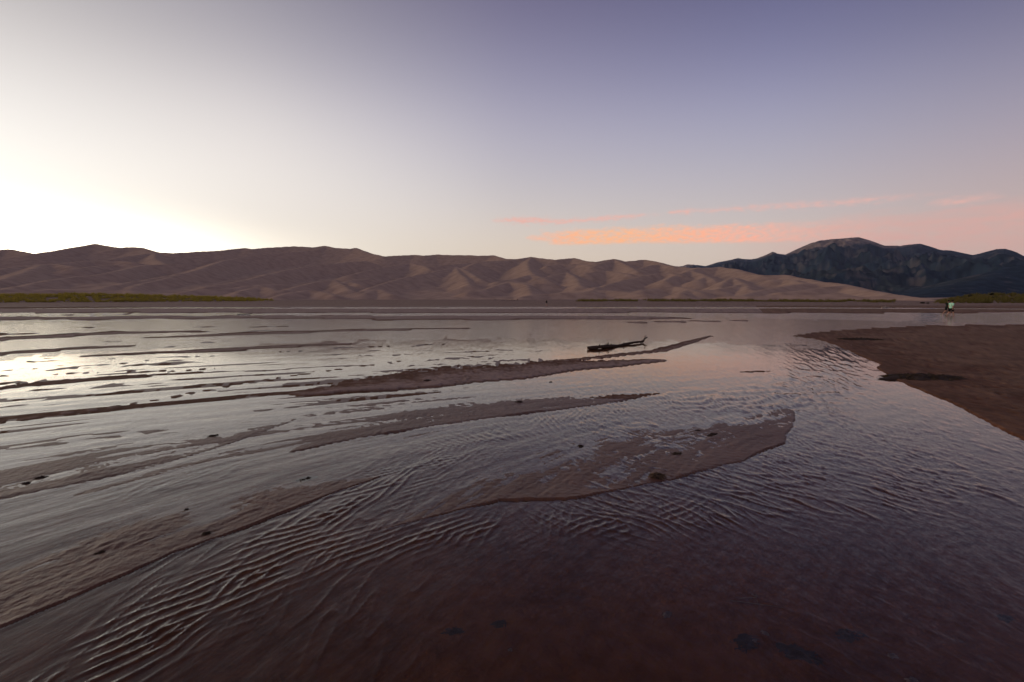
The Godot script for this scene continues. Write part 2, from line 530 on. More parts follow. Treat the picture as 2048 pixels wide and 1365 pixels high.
func relief(x: float, z: float, t: float, s: float, d: float) -> float:
	# what the falling water left on the bars: grooves along the current, clods, prints
	var fade := 1.0 - smoothstep(9.0, 18.0, d)
	var where := n_a.get_noise_2d(x * 0.8 + 50.0, z * 0.8)
	var g := 1.0 - absf(n_b.get_noise_2d(t * 4.2 + 3.0, s * 0.45))
	var g2 := 1.0 - absf(n_c.get_noise_2d(t * 11.0, s * 1.0 + 20.0))
	var h := -0.0045 * pow(g, 9.0) * smoothstep(-0.3, 0.3, where) - 0.0022 * pow(g2, 6.0) * smoothstep(0.2, -0.4, where)
	var lump := n_a.get_noise_2d(x * 9.0 + 4.0, z * 9.0)
	var lump2 := n_b.get_noise_2d(x * 21.0, z * 21.0 + 2.0)
	var clods := smoothstep(0.15, 0.5, n_c.get_noise_2d(x * 1.3, z * 1.3 + 60.0))
	h += fade * (clods * (0.0022 * smoothstep(0.0, 0.6, lump) - 0.002 * smoothstep(0.3, 0.7, -lump) + 0.0012 * lump2) + 0.0005 * lump2)
	var drift := n_f.get_noise_2d(t * 1.5, s * 0.5 + 33.0)
	return 1.5 * h + 0.003 * drift


func water(x: float, z: float) -> float:
	var d := sqrt(x * x + z * z)
	var t := flow_t(x, z)
	var s := x * 0.5 - z * 0.8
	var y := 0.0
	var e1 := n_a.get_noise_2d(x * 0.9 + 30.0, z * 0.9)
	var e2 := n_b.get_noise_2d(t * 0.7, s * 0.5 + 11.0)
	var fade := (1.0 - smoothstep(9.0, 22.0, d)) * (1.0 - 0.6 * smoothstep(5.5, 9.0, d))
	# everywhere: small wavelets drawn out along the current
	y += 0.0011 * n_c.get_noise_2d(t * 6.0 + 9.0, s * 1.6) * fade
	y += 0.0022 * n_b.get_noise_2d(t * 1.6, s * 0.5) * (1.0 - smoothstep(30.0, 60.0, d))
	# lines drawn along the current by the uneven bed
	y += 0.0020 * (1.0 - absf(n_b.get_noise_2d(t * 3.4 + 17.0, s * 0.28))) * (1.0 - smoothstep(10.0, 20.0, d)) * smoothstep(2.2, 3.5, d)
	# the standing waves of the main thread
	var train := train_weight(x, z)
	if train > 0.01:
		var bend := 1.1 * e1 + 0.6 * n_c.get_noise_2d(x * 2.3, z * 2.3)
		var ph := (t * 0.80 + s * 0.30) * 86.0 + 3.4 * bend
		var pa := (t * 0.94 - s * 0.42) * 72.0 + 2.6 * bend
		var ca := pow(0.5 + 0.5 * sin(pa), 3.4)
		var cb := pow(0.5 + 0.5 * sin(ph), 3.4)
		var gate_a := smoothstep(-0.35, 0.35, n_c.get_noise_2d(t * 2.6 + 31.0, s * 1.5) + 0.5 * e2)
		var gate_b := smoothstep(-0.15, 0.5, n_a.get_noise_2d(t * 2.2 + 5.0, s * 2.2) - 0.3 * e2)
		y += train * (0.0070 * ca * (0.12 + 0.88 * gate_a) + 0.0066 * cb * (0.1 + 0.9 * gate_b))
	# right and middle: broken crests running down to the right
	var right := smoothstep(-0.7, 1.2, x + 0.1 * z)
	if right > 0.0:
		var calm := 1.0 - 0.93 * smoothstep(-3.25, -2.75, z + 0.12 * x + 0.25 * e1)
		var k1 := x * 0.70 - z * 0.71
		var c1 := x * 0.71 + z * 0.70
		var r1 := 1.0 - absf(n_a.get_noise_2d(k1 * 5.6 + 0.5 * e1, c1 * 1.5))
		var r2 := 1.0 - absf(n_b.get_noise_2d((k1 * 0.9 + c1 * 0.25) * 7.5, c1 * 2.0 + 7.0))
		y += right * calm * (0.0098 * pow(r1, 8.0) + 0.0052 * pow(r2, 7.0)) * (0.45 + 0.55 * smoothstep(-0.5, 0.4, e1)) * (1.0 - smoothstep(20.0, 40.0, d)) * (1.0 - 0.6 * smoothstep(6.5, 11.0, d))
	# the dark twisting streaks where the right arm turns
	var twist := 0.0
	if x > 2.0 and z < -5.0 and z > -18.0:
		var best := 1e9
		for k in thread_three.size() - 1:
			best = minf(best, Geometry2D.get_closest_point_to_segment(Vector2(x, z), thread_three[k], thread_three[k + 1]).distance_to(Vector2(x, z)))
		twist = exp(-pow(best / 0.9, 2.0))
		var r4 := 1.0 - absf(n_c.get_noise_2d(t * 1.5 + 0.6 * e1, s * 0.55 + 4.0))
		y += twist * 0.024 * pow(r4, 5.0)
	# left, shallow fast sheets: fine oblique wrinkles
	var lft := 1.0 - smoothstep(-1.2, 0.6, x)
	if lft > 0.0:
		var r3 := 1.0 - absf(n_a.get_noise_2d(t * 5.0 + s * 2.2, s * 1.3 - t * 0.5))
		y += lft * 0.0032 * pow(r3, 6.0) * smoothstep(-0.3, 0.4, e2) * fade
	return y


var thread_line: PackedVector2Array = PackedVector2Array([Vector2(-1.95, -1.7), Vector2(-1.88, -1.93), Vector2(-1.75, -2.23), Vector2(-1.58, -2.72), Vector2(-1.42, -3.23), Vector2(-1.23, -3.81), Vector2(-0.84, -4.54), Vector2(-0.15, -5.54), Vector2(0.67, -6.27), Vector2(1.76, -6.96), Vector2(3.15, -7.5), Vector2(4.93, -8.26)])
var thread_two: PackedVector2Array = PackedVector2Array([Vector2(-1.25, -2.83), Vector2(-0.78, -3.05), Vector2(-0.27, -3.16), Vector2(0.28, -3.23), Vector2(0.85, -3.31), Vector2(1.49, -3.47)])


var thread_three: PackedVector2Array = PackedVector2Array([Vector2(14.14, -19.25), Vector2(9.62, -13.25), Vector2(7.31, -10.44), Vector2(5.3, -8.12), Vector2(4.48, -7.5), Vector2(3.38, -7.27)])
var tracks_one: PackedVector2Array = PackedVector2Array([Vector2(-7.03, -6), Vector2(-6.46, -6.61), Vector2(-5.89, -7.5), Vector2(-5.43, -8.97), Vector2(-4.48, -10.51), Vector2(-3.09, -12.46)])
var tracks_two: PackedVector2Array = PackedVector2Array([Vector2(-11.61, -10.01), Vector2(-9.98, -10.29), Vector2(-7.97, -10.66), Vector2(-6.99, -10.98)])
var tracks_three: PackedVector2Array = PackedVector2Array([Vector2(-10.46, -11.96), Vector2(-9.82, -12.79), Vector2(-8.42, -14), Vector2(-6.76, -15.14), Vector2(-5.11, -16.3), Vector2(-2.36, -17.25)])


func tracks(x: float, z: float) -> float:
	# prints trodden along the shallows, each with a raised rim
	if z > -5.5 or z < -19.0 or x > 1.0:
		return 0.0
	var y := 0.0
	var p := Vector2(x, z)
	for line in [tracks_one, tracks_two, tracks_three]:
		var run := 0.0
		for k in line.size() - 1:
			var a: Vector2 = line[k]
			var ab: Vector2 = line[k + 1] - a
			var l := ab.length()
			var u := (p - a).dot(ab) / l
			if u >= 0.0 and u < l:
				var off := absf((p - a).cross(ab) / l + 0.05 * sin((run + u) * 7.0))
				if off < 0.4:
					y += 0.015 * exp(-pow(off / 0.09, 2.0)) * smoothstep(-0.2, 0.5, sin((run + u) * 21.0 + 2.0 * n_a.get_noise_2d(x * 2.0, z * 2.0)))
			run += l
	return y


func train_weight(x: float, z: float) -> float:
	if x < -4.0 or x > 6.0 or z < -10.0:
		return 0.0
	var w := 0.0
	var best := 1e9
	for k in thread_line.size() - 1:
		best = minf(best, Geometry2D.get_closest_point_to_segment(Vector2(x, z), thread_line[k], thread_line[k + 1]).distance_to(Vector2(x, z)))
	var half := 0.20 + 0.035 * -z
	w = exp(-pow(best / half, 2.0))
	best = 1e9
	for k in thread_two.size() - 1:
		best = minf(best, Geometry2D.get_closest_point_to_segment(Vector2(x, z), thread_two[k], thread_two[k + 1]).distance_to(Vector2(x, z)))
	return maxf(w, 0.75 * exp(-pow(best / 0.22, 2.0)))


func river_row(i: int) -> void:
	var nc := grid_cols.size()
	var out := PackedFloat32Array()
	out.resize(nc * 6)
	var rho := grid_rows[i]
	for j in nc:
		var a := grid_cols[j]
		var x := rho * sin(a)
		var z := 3.0 - rho * cos(a)
		var b := bed(x, z)
		var k := j * 6
		out[k] = x
		out[k + 1] = z
		out[k + 2] = b.x
		out[k + 3] = b.y
		out[k + 4] = water(x, z) if b.x < 0.02 and rho < 160.0 else 0.0
		out[k + 5] = n_f.get_noise_2d(x * 0.8, z * 0.8) + 0.6 * n_c.get_noise_2d(x * 6.0, z * 6.0)
	rows_out[i] = out


func build_river() -> void:
	for i in 560:
		grid_rows.append(3.0 + 1.0 / lerpf(1.0 / 1.25, 1.0 / 92.0, i / 559.0))
	for i in range(1, 56):
		grid_rows.append(95.0 * pow(780.0 / 95.0, i / 55.0))
	for i in 14:
		grid_cols.append(-deg_to_rad(lerpf(76.0, 49.8, i / 14.0)))
	for i in 860:
		grid_cols.append(deg_to_rad(lerpf(-49.8, 49.8, i / 859.0)))
	for i in range(1, 15):
		grid_cols.append(deg_to_rad(lerpf(49.8, 76.0, i / 14.0)))
	var nr := grid_rows.size()
	var nc := grid_cols.size()
	run_rows(nr, river_row)
	var bp := PackedVector3Array()
	var wp := PackedVector3Array()
	var uv := PackedVector2Array()
	var col := PackedColorArray()
	var skip := PackedByteArray()
	var water_rows := 0
	while water_rows < nr and grid_rows[water_rows] < 150.0:
		water_rows += 1
	bp.resize(nr * nc)
	col.resize(nr * nc)
	uv.resize(nr * nc)
	wp.resize(water_rows * nc)
	skip.resize(water_rows * nc)
	var kinds := PackedByteArray()
	kinds.resize(nr * nc)
	for i in nr:
		var o: PackedFloat32Array = rows_out[i]
		var rho_of := grid_rows[i]
		for j in nc:
			var k := j * 6
			var q := i * nc + j
			var y := o[k + 2]
			bp[q] = Vector3(o[k], y, o[k + 1])
			uv[q] = Vector2(o[k], o[k + 1])
			# sand: darkest under water, paler where it has drained, palest where dry
			var drained := smoothstep(0.004, 0.05, y + 0.004 * o[k + 5])
			var c := Color(0.110, 0.045, 0.022).lerp(Color(0.185, 0.106, 0.064), drained).lerp(Color(0.25, 0.17, 0.125), o[k + 3])
			var v := 1.0 + (0.30 if y < 0.0 else (0.16 if o[k] < 5.0 else 0.34)) * o[k + 5]
			if y > 0.007 and o[k] < 2.0 - 0.52 * o[k + 1]:
				c = c.lerp(Color(0.30, 0.215, 0.175), smoothstep(0.007, 0.03, y) * smoothstep(9.0, 12.0, rho_of) * (1.0 - o[k + 3]))
			col[q] = Color(c.r * v, c.g * v, c.b * v)
			kinds[q] = 2 if rho_of > 118.0 or (y > 0.007 + 0.004 * o[k + 5] and (rho_of > 10.7 or o[k] > 2.6 - 0.52 * o[k + 1])) else (1 if y > -0.003 else 0)
			if i < water_rows:
				wp[q] = Vector3(o[k], o[k + 4], o[k + 1])
				skip[q] = 1 if y > 0.018 else 0
	var sand := StandardMaterial3D.new()
	sand.vertex_color_use_as_albedo = true
	sand.roughness = 0.5
	sand.metallic_specular = 0.5
	sand.normal_enabled = true
	sand.normal_texture = noise_texture(0.012, 6, 5, 1024, true, 10.0)
	sand.normal_scale = 0.8
	sand.uv1_scale = Vector3(0.9, 0.9, 1)
	var dry := StandardMaterial3D.new()
	dry.vertex_color_use_as_albedo = true
	dry.roughness = 1.0
	dry.metallic_specular = 0.18
	dry.roughness = 0.75
	dry.normal_enabled = true
	dry.normal_texture = sand.normal_texture
	dry.normal_scale = 0.9
	dry.uv1_scale = Vector3(0.35, 0.5, 1)
	var o1 := MeshInstance3D.new()
	o1.name = "stream_bed"
	var drowned := sand.duplicate() as StandardMaterial3D
	drowned.roughness = 1.0
	drowned.metallic_specular = 0.0
	o1.mesh = grid_mesh(bp, uv, col, nr, nc, PackedByteArray(), kinds)
	o1.mesh.surface_set_material(0, drowned)
	o1.mesh.surface_set_material(1, sand)
	o1.mesh.surface_set_material(2, dry)
	add_child(o1)
	o1.set_meta("kind", "structure")
	tag(o1, "brown wet sand bed and low sand bars of the stream")
	var wm := StandardMaterial3D.new()
	wm.transparency = BaseMaterial3D.TRANSPARENCY_ALPHA
	wm.albedo_color = Color(1, 1, 1, 0)
	wm.refraction_enabled = true
	wm.refraction_scale = 0.033
	wm.roughness = 0.03
	wm.metallic_specular = 0.47
	wm.normal_enabled = true
	wm.normal_texture = noise_texture(0.018, 3, 23, 1024, true, 7.0)
	wm.normal_scale = 0.14
	wm.uv1_scale = Vector3(0.9, 0.32, 1)
	var wuv := PackedVector2Array()
	wuv.resize(wp.size())
	for q in wp.size():
		var t := flow_t(wp[q].x, wp[q].z)
		wuv[q] = Vector2(t, wp[q].x * 0.5 - wp[q].z * 0.8)
	var o2 := MeshInstance3D.new()
	o2.name = "water"
	var zone := PackedByteArray()
	zone.resize(wp.size())
	for q in wp.size():
		var far := sqrt(wp[q].x * wp[q].x + wp[q].z * wp[q].z) + 2.0 * n_a.get_noise_2d(wp[q].x * 0.8, wp[q].z * 0.8)
		zone[q] = 3 if far > 50.0 else 2 if far > 20.0 else (1 if far > 7.5 else 0)
	var wmid := wm.duplicate() as StandardMaterial3D
	wmid.normal_scale = 0.07
	var wfar := wm.duplicate() as StandardMaterial3D
	wfar.normal_scale = 0.28
	wfar.roughness = 0.08
	var wlast := wm.duplicate() as StandardMaterial3D
	wlast.normal_scale = 0.75
	o2.mesh = grid_mesh(wp, wuv, PackedColorArray(), water_rows, nc, skip, zone)
	o2.mesh.surface_set_material(0, wm)
	o2.mesh.surface_set_material(1, wmid)
	o2.mesh.surface_set_material(2, wfar)
	o2.mesh.surface_set_material(3, wlast)
	add_child(o2)
	o2.set_meta("kind", "structure")
	tag(o2, "thin rippled sheet of stream water reflecting the dusk sky")


# ------------------------------------------------------------------ dunes

func ridge(store: Array, boxes: Array, line: PackedVector3Array, near_slope: float, far_slope: float, round_off := 6.0) -> void:
	# a crest line with a slope on the camera's side and one beyond
	store.append([line, near_slope, far_slope, round_off])
	var box := Rect2(Vector2(line[0].x, line[0].z), Vector2.ZERO)
	var high := 0.0
	for p in line:
		box = box.expand(Vector2(p.x, p.z))
		high = maxf(high, p.y)
	boxes.append(box.grow(high / minf(near_slope, far_slope) * 0.75 + 10.0))


func rd(line: PackedVector3Array, near_slope := 0.36, far_slope := 0.30, round_off := 4.0) -> void:
	ridge(ridges, ridge_boxes, line, near_slope, far_slope, round_off)


func crest(line: PackedVector3Array) -> void:
	for p in line:
		crest_az.append(atan2(p.x, -p.z))
		crest_h.append(p.y)
		crest_r.append(sqrt(p.x * p.x + p.z * p.z))
	rd(line, 0.34, 0.34, 5.0)


func setup_dunes() -> void:
	crest(PackedVector3Array([Vector3(-1183.1, 99.1, -934.3), Vector3(-1267.7, 119.5, -1038.5), Vector3(-1096.0, 94.6, -930.6), Vector3(-1150.2, 109.8, -1018.9), Vector3(-1195.6, 124.3, -1095.6), Vector3(-1129.0, 114.9, -1059.3), Vector3(-1055.7, 105.3, -1018.4), Vector3(-1100.3, 121.9, -1113.8), Vector3(-1148.6, 145.5, -1228.1), Vector3(-1168.8, 160.6, -1296.5), Vector3(-1111.0, 151.7, -1273.6), Vector3(-1069.9, 145.8, -1258.2), Vector3(-1066.9, 151.6, -1288.6), Vector3(-1033.5, 149.2, -1288.3), Vector3(-932.8, 128.8, -1206.4), Vector3(-883.5, 125.5, -1199.9), Vector3(-867.6, 136.2, -1268.1), Vector3(-839.2, 146.8, -1335.4), Vector3(-828.6, 165.3, -1428.7), Vector3(-796.0, 158.8, -1408.0), Vector3(-775.5, 168.7, -1458.2), Vector3(-722.0, 181.7, -1528.1), Vector3(-658.2, 177.3, -1524.1), Vector3(-640.3, 189.3, -1577.9), Vector3(-591.7, 178.3, -1542.0), Vector3(-538.8, 174.0, -1534.1)]))
	crest(PackedVector3Array([Vector3(-530.2, 179.7, -1559.7), Vector3(-433.8, 146.5, -1413.4), Vector3(-366.4, 128.3, -1320.7), Vector3(-332.2, 134.7, -1361.4), Vector3(-295.1, 141.2, -1401.2), Vector3(-264.4, 136.1, -1376.2), Vector3(-230.5, 143.5, -1419.2), Vector3(-97.5, 138.3, -1397.9), Vector3(-56.3, 139.6, -1406.4), Vector3(-18.0, 117.2, -1278.2), Vector3(19.7, 115.2, -1265.8), Vector3(56.4, 130.8, -1357.1), Vector3(74.0, 123.2, -1313.1), Vector3(116.7, 112.7, -1248.2), Vector3(175.1, 122.3, -1303.5), Vector3(190.3, 103.7, -1186.8), Vector3(210.2, 98.5, -1150.4), Vector3(277.8, 115.5, -1254.0), Vector3(274.2, 99.3, -1150.2), Vector3(303.1, 101.7, -1163.1), Vector3(347.0, 109.8, -1211.1), Vector3(352.7, 95.5, -1115.0), Vector3(340.6, 81.6, -1016.5), Vector3(335.5, 73.5, -958.5)]))
	crest(PackedVector3Array([Vector3(340.4, 72.5, -950.4), Vector3(346.3, 68.5, -919.1), Vector3(362.4, 64.3, -883.5), Vector3(408.2, 68.2, -905.4), Vector3(399.8, 57.3, -819.0), Vector3(381.0, 46.5, -740.5), Vector3(374.5, 39.3, -683.1), Vector3(401.9, 39.8, -678.1), Vector3(390.8, 32.4, -620.1), Vector3(370.0, 23.8, -547.9), Vector3(373.2, 22.0, -529.2), Vector3(362.5, 17.8, -490.6), Vector3(345.9, 13.2, -451.9), Vector3(328.9, 8.2, -400.1), Vector3(315.1, 4.6, -358.7), Vector3(306.6, 1.9, -329.2), Vector3(316.4, 0.3, -319.1)]))
	rd(PackedVector3Array([Vector3(-663.2, 37.3, -557.8), Vector3(-694.6, 45.0, -623.6), Vector3(-734.8, 52.5, -685.0), Vector3(-768.3, 60.5, -747.7), Vector3(-777.2, 64.8, -784.8), Vector3(-828.0, 82.1, -915.6), Vector3(-833.4, 87.1, -953.0), Vector3(-886.8, 105.3, -1069.2), Vector3(-922.2, 126.0, -1192.6)]), 0.45, 0.3)
	rd(PackedVector3Array([Vector3(-493.6, 17.4, -414.2), Vector3(-516.6, 22.4, -462.7), Vector3(-593.0, 33.9, -552.1), Vector3(-673.9, 46.5, -645.9), Vector3(-765.6, 60.7, -750.5), Vector3(-763.6, 62.9, -770.9), Vector3(-700.8, 56.8, -734.9)]), 0.45, 0.3)
	rd(PackedVector3Array([Vector3(-644.4, 48.6, -675.4), Vector3(-681.5, 58.1, -752.8), Vector3(-687.5, 64.4, -805.8), Vector3(-655.9, 63.1, -803.7), Vector3(-646.8, 68.9, -855.0)]), 0.4, 0.3)
	rd(PackedVector3Array([Vector3(-922.2, 126.0, -1192.6), Vector3(-795.0, 95.4, -1024.5), Vector3(-644.8, 69.0, -856.5), Vector3(-633.6, 71.6, -880.9)]), 0.35, 0.5)
	rd(PackedVector3Array([Vector3(-408.0, 8.4, -347.2), Vector3(-411.6, 9.9, -368.0), Vector3(-449.6, 16.2, -423.6), Vector3(-495.4, 24.1, -493.1), Vector3(-523.2, 30.8, -551.8), Vector3(-530.5, 34.9, -587.4), Vector3(-556.2, 41.4, -639.9), Vector3(-614.2, 54.3, -738.9), Vector3(-650.2, 64.3, -815.3), Vector3(-646.8, 68.9, -855.0)]), 0.48, 0.3)
	rd(PackedVector3Array([Vector3(-381.1, 12.2, -419.1), Vector3(-403.8, 17.7, -467.5), Vector3(-427.8, 23.3, -517.9), Vector3(-442.2, 28.2, -560.9), Vector3(-481.3, 42.3, -675.0), Vector3(-501.2, 49.7, -729.9), Vector3(-640.5, 89.1, -1017.1), Vector3(-676.5, 108.2, -1142.2), Vector3(-679.6, 136.2, -1313.0), Vector3(-623.3, 162.8, -1467.8), Vector3(-633.9, 185.1, -1562.0)]), 0.55, 0.25)
	rd(PackedVector3Array([Vector3(-376.0, 5.6, -322.9), Vector3(-387.3, 7.4, -346.0), Vector3(-393.2, 9.2, -369.9), Vector3(-394.6, 10.8, -392.0), Vector3(-380.4, 11.5, -411.5), Vector3(-358.3, 11.5, -425.4), Vector3(-317.7, 7.0, -389.8)]), 0.4, 0.25)
	rd(PackedVector3Array([Vector3(-358.3, 11.5, -425.4), Vector3(-404.9, 20.7, -501.3), Vector3(-427.4, 27.6, -560.7), Vector3(-481.3, 42.3, -675.0)]), 0.6, 0.3)
	rd(PackedVector3Array([Vector3(-311.8, 10.2, -435.7), Vector3(-331.6, 18.2, -509.0), Vector3(-343.4, 25.8, -577.2), Vector3(-382.2, 46.0, -735.7), Vector3(-412.5, 71.2, -927.9), Vector3(-388.4, 94.5, -1103.1), Vector3(-364.1, 100.2, -1145.5)]), 0.5, 0.24)
	rd(PackedVector3Array([Vector3(-264.2, 8.2, -437.5), Vector3(-286.2, 14.7, -496.0), Vector3(-293.0, 19.0, -532.1), Vector3(-275.8, 16.6, -518.2), Vector3(-246.8, 11.4, -480.1)]), 0.4, 0.3)
	rd(PackedVector3Array([Vector3(-222.8, 6.1, -433.1), Vector3(-228.7, 10.7, -479.9), Vector3(-226.8, 13.5, -507.9), Vector3(-207.7, 11.8, -498.3), Vector3(-179.0, 7.2, -462.1)]), 0.42, 0.3)
	rd(PackedVector3Array([Vector3(-243.9, 11.4, -481.6), Vector3(-253.5, 18.2, -540.8), Vector3(-261.9, 27.5, -618.5), Vector3(-246.7, 30.6, -648.2), Vector3(-223.8, 28.1, -633.3), Vector3(-193.9, 21.8, -586.5)]), 0.5, 0.25)
	rd(PackedVector3Array([Vector3(-249.8, 30.6, -647.0), Vector3(-213.2, 21.6, -579.8), Vector3(-185.6, 13.8, -524.3)]), 0.3, 0.55)
	rd(PackedVector3Array([Vector3(-315.7, 12.3, -458.0), Vector3(-306.3, 14.3, -483.8), Vector3(-301.0, 20.2, -539.4), Vector3(-288.3, 22.9, -570.1)]), 0.4, 0.2)
	rd(PackedVector3Array([Vector3(-806.3, 78.3, -891.4), Vector3(-779.8, 80.3, -914.7), Vector3(-743.1, 77.7, -903.0)]), 0.5, 0.2)
	rd(PackedVector3Array([Vector3(-261.2, 43.0, -740.3), Vector3(-264.0, 53.3, -817.5), Vector3(-265.5, 63.8, -894.9), Vector3(-258.3, 79.2, -1010.3), Vector3(-246.5, 93.0, -1110.0), Vector3(-188.4, 76.5, -997.9), Vector3(-158.6, 62.0, -892.1)]), 0.34, 0.5)
	rd(PackedVector3Array([Vector3(-167.3, 11.1, -504.6), Vector3(-172.4, 19.2, -571.8), Vector3(-172.5, 30.6, -663.3), Vector3(-165.3, 40.9, -742.2), Vector3(-151.1, 50.8, -815.1), Vector3(-135.9, 62.2, -895.9), Vector3(-119.6, 73.4, -980.9), Vector3(-99.4, 66.1, -928.2), Vector3(-72.5, 50.3, -818.3), Vector3(-45.9, 32.6, -692.0)]), 0.3, 0.55)
	rd(PackedVector3Array([Vector3(-119.6, 73.4, -980.9), Vector3(-94.4, 51.3, -823.6), Vector3(-72.5, 37.4, -726.0), Vector3(-56.9, 22.8, -615.1)]), 0.3, 0.5)
	rd(PackedVector3Array([Vector3(-175.7, 75.1, -989.1), Vector3(-137.5, 85.3, -1063.2), Vector3(-104.3, 94.9, -1132.2), Vector3(-44.2, 107.0, -1214.1), Vector3(5.6, 113.1, -1253.7)]), 0.45, 0.25)
	rd(PackedVector3Array([Vector3(-51.0, 11.6, -529.2), Vector3(-38.7, 14.1, -550.8), Vector3(-25.8, 18.6, -586.4), Vector3(-13.8, 25.5, -638.7), Vector3(-4.5, 29.4, -668.9), Vector3(7.7, 26.2, -644.3), Vector3(21.3, 23.5, -622.1), Vector3(21.7, 9.3, -510.6)]), 0.5, 0.3)
	rd(PackedVector3Array([Vector3(-2.0, 29.4, -668.9), Vector3(17.4, 26.9, -649.6), Vector3(31.0, 24.5, -629.9), Vector3(55.5, 26.1, -641.9)]), 0.4, 0.3)
	rd(PackedVector3Array([Vector3(-22.0, 29.7, -671.3), Vector3(-7.4, 34.2, -705.0), Vector3(8.7, 37.5, -729.6), Vector3(30.0, 46.4, -790.9), Vector3(43.3, 42.7, -765.3), Vector3(51.6, 36.6, -721.7)]), 0.42, 0.3)
	rd(PackedVector3Array([Vector3(41.2, 37.5, -728.5), Vector3(56.6, 40.9, -752.1), Vector3(73.9, 46.2, -788.0), Vector3(100.8, 53.9, -841.8), Vector3(103.5, 40.6, -747.1), Vector3(91.0, 22.1, -606.9)]), 0.4, 0.4)
	rd(PackedVector3Array([Vector3(-95.9, 75.9, -1000.0), Vector3(-87.6, 95.0, -1133.6), Vector3(-54.6, 97.1, -1148.7), Vector3(-21.4, 105.0, -1201.8), Vector3(25.0, 120.3, -1296.5), Vector3(56.4, 130.8, -1357.1)]), 0.45, 0.3)
	rd(PackedVector3Array([Vector3(55.9, 128.6, -1344.8), Vector3(38.8, 95.2, -1136.3), Vector3(34.3, 62.9, -905.5), Vector3(38.8, 46.4, -790.5)]), 0.4, 0.4)
	rd(PackedVector3Array([Vector3(130.4, 49.9, -811.1), Vector3(156.0, 56.1, -852.5), Vector3(178.1, 58.7, -867.3), Vector3(190.7, 54.6, -837.7), Vector3(199.3, 47.5, -785.3)]), 0.45, 0.25)
	rd(PackedVector3Array([Vector3(116.3, 19.6, -585.8), Vector3(140.0, 26.3, -634.5), Vector3(165.0, 32.5, -679.3), Vector3(195.9, 38.3, -718.8), Vector3(248.3, 48.2, -783.1), Vector3(269.2, 47.8, -776.1), Vector3(268.8, 41.5, -727.8)]), 0.5, 0.25)
	rd(PackedVector3Array([Vector3(190.4, 82.8, -1042.0), Vector3(275.2, 113.5, -1242.0), Vector3(264.5, 90.8, -1092.5), Vector3(242.6, 67.9, -929.7), Vector3(228.6, 54.0, -828.1)]), 0.4, 0.4)
	rd(PackedVector3Array([Vector3(248.2, 64.2, -899.9), Vector3(301.2, 78.3, -998.4), Vector3(334.4, 83.6, -1032.3), Vector3(329.6, 69.8, -931.5)]), 0.45, 0.3)
	rd(PackedVector3Array([Vector3(218.8, 31.1, -658.1), Vector3(249.7, 38.8, -711.7), Vector3(289.6, 48.5, -776.8), Vector3(361.4, 65.1, -890.2)]), 0.5, 0.28)
	rd(PackedVector3Array([Vector3(9.2, 5.3, -475.0), Vector3(20.7, 7.7, -495.2), Vector3(36.9, 9.8, -513.9), Vector3(64.4, 10.6, -519.4), Vector3(89.2, 12.0, -528.2), Vector3(109.9, 19.7, -587.0)]), 0.35, 0.2)
	rd(PackedVector3Array([Vector3(80.8, 11.5, -525.4), Vector3(97.1, 13.4, -539.4), Vector3(112.3, 14.3, -544.8), Vector3(127.7, 12.3, -524.5), Vector3(142.8, 9.5, -495.0)]), 0.35, 0.25)
	rd(PackedVector3Array([Vector3(-158.9, 9.4, -490.1), Vector3(-161.8, 14.5, -536.5), Vector3(-153.3, 14.1, -534.7), Vector3(-128.0, 8.7, -490.6)]), 0.4, 0.3)
	rd(PackedVector3Array([Vector3(-227.4, 26.3, -617.5), Vector3(-228.9, 33.7, -676.6), Vector3(-217.4, 35.9, -696.5)]), 0.45, 0.3)
	rd(PackedVector3Array([Vector3(76.0, 77.6, -1012.6), Vector3(113.0, 87.3, -1079.2), Vector3(156.3, 86.9, -1073.7), Vector3(175.4, 76.6, -1000.2)]), 0.45, 0.3)
	rd(PackedVector3Array([Vector3(150.3, 14.1, -535.5), Vector3(177.8, 17.8, -559.4), Vector3(199.9, 18.9, -562.8), Vector3(209.3, 15.6, -533.0)]), 0.4, 0.3)
	rd(PackedVector3Array([Vector3(177.4, 9.3, -483.7), Vector3(200.0, 13.7, -519.0), Vector3(202.3, 11.3, -496.1)]), 0.4, 0.3)
	rd(PackedVector3Array([Vector3(301.0, 58.7, -848.6), Vector3(317.6, 58.3, -842.6), Vector3(320.2, 53.7, -809.3), Vector3(306.8, 43.4, -733.8), Vector3(283.3, 31.1, -642.6)]), 0.4, 0.35)
	rd(PackedVector3Array([Vector3(260.8, 30.8, -646.0), Vector3(282.9, 35.2, -676.2), Vector3(289.5, 33.0, -656.7)]), 0.45, 0.3)
	rd(PackedVector3Array([Vector3(230.6, 13.7, -509.1), Vector3(271.4, 24.3, -587.9), Vector3(296.6, 30.1, -630.3), Vector3(321.7, 35.1, -665.5), Vector3(282.7, 20.9, -552.1), Vector3(257.8, 13.4, -495.8)]), 0.4, 0.4)
	rd(PackedVector3Array([Vector3(189.2, 11.3, -499.7), Vector3(209.8, 13.0, -509.2), Vector3(227.4, 13.8, -510.5), Vector3(257.2, 18.0, -537.3), Vector3(276.1, 21.0, -555.4)]), 0.45, 0.3)
	rd(PackedVector3Array([Vector3(223.1, 6.9, -441.3), Vector3(249.3, 10.8, -472.6), Vector3(269.2, 13.3, -489.7), Vector3(292.4, 15.9, -504.8), Vector3(325.4, 20.0, -528.1), Vector3(351.2, 22.6, -544.0)]), 0.45, 0.3)
	rd(PackedVector3Array([Vector3(272.6, 10.9, -464.3), Vector3(300.9, 12.8, -470.9), Vector3(332.6, 15.9, -486.7), Vector3(352.9, 17.8, -495.0)]), 0.42, 0.3)
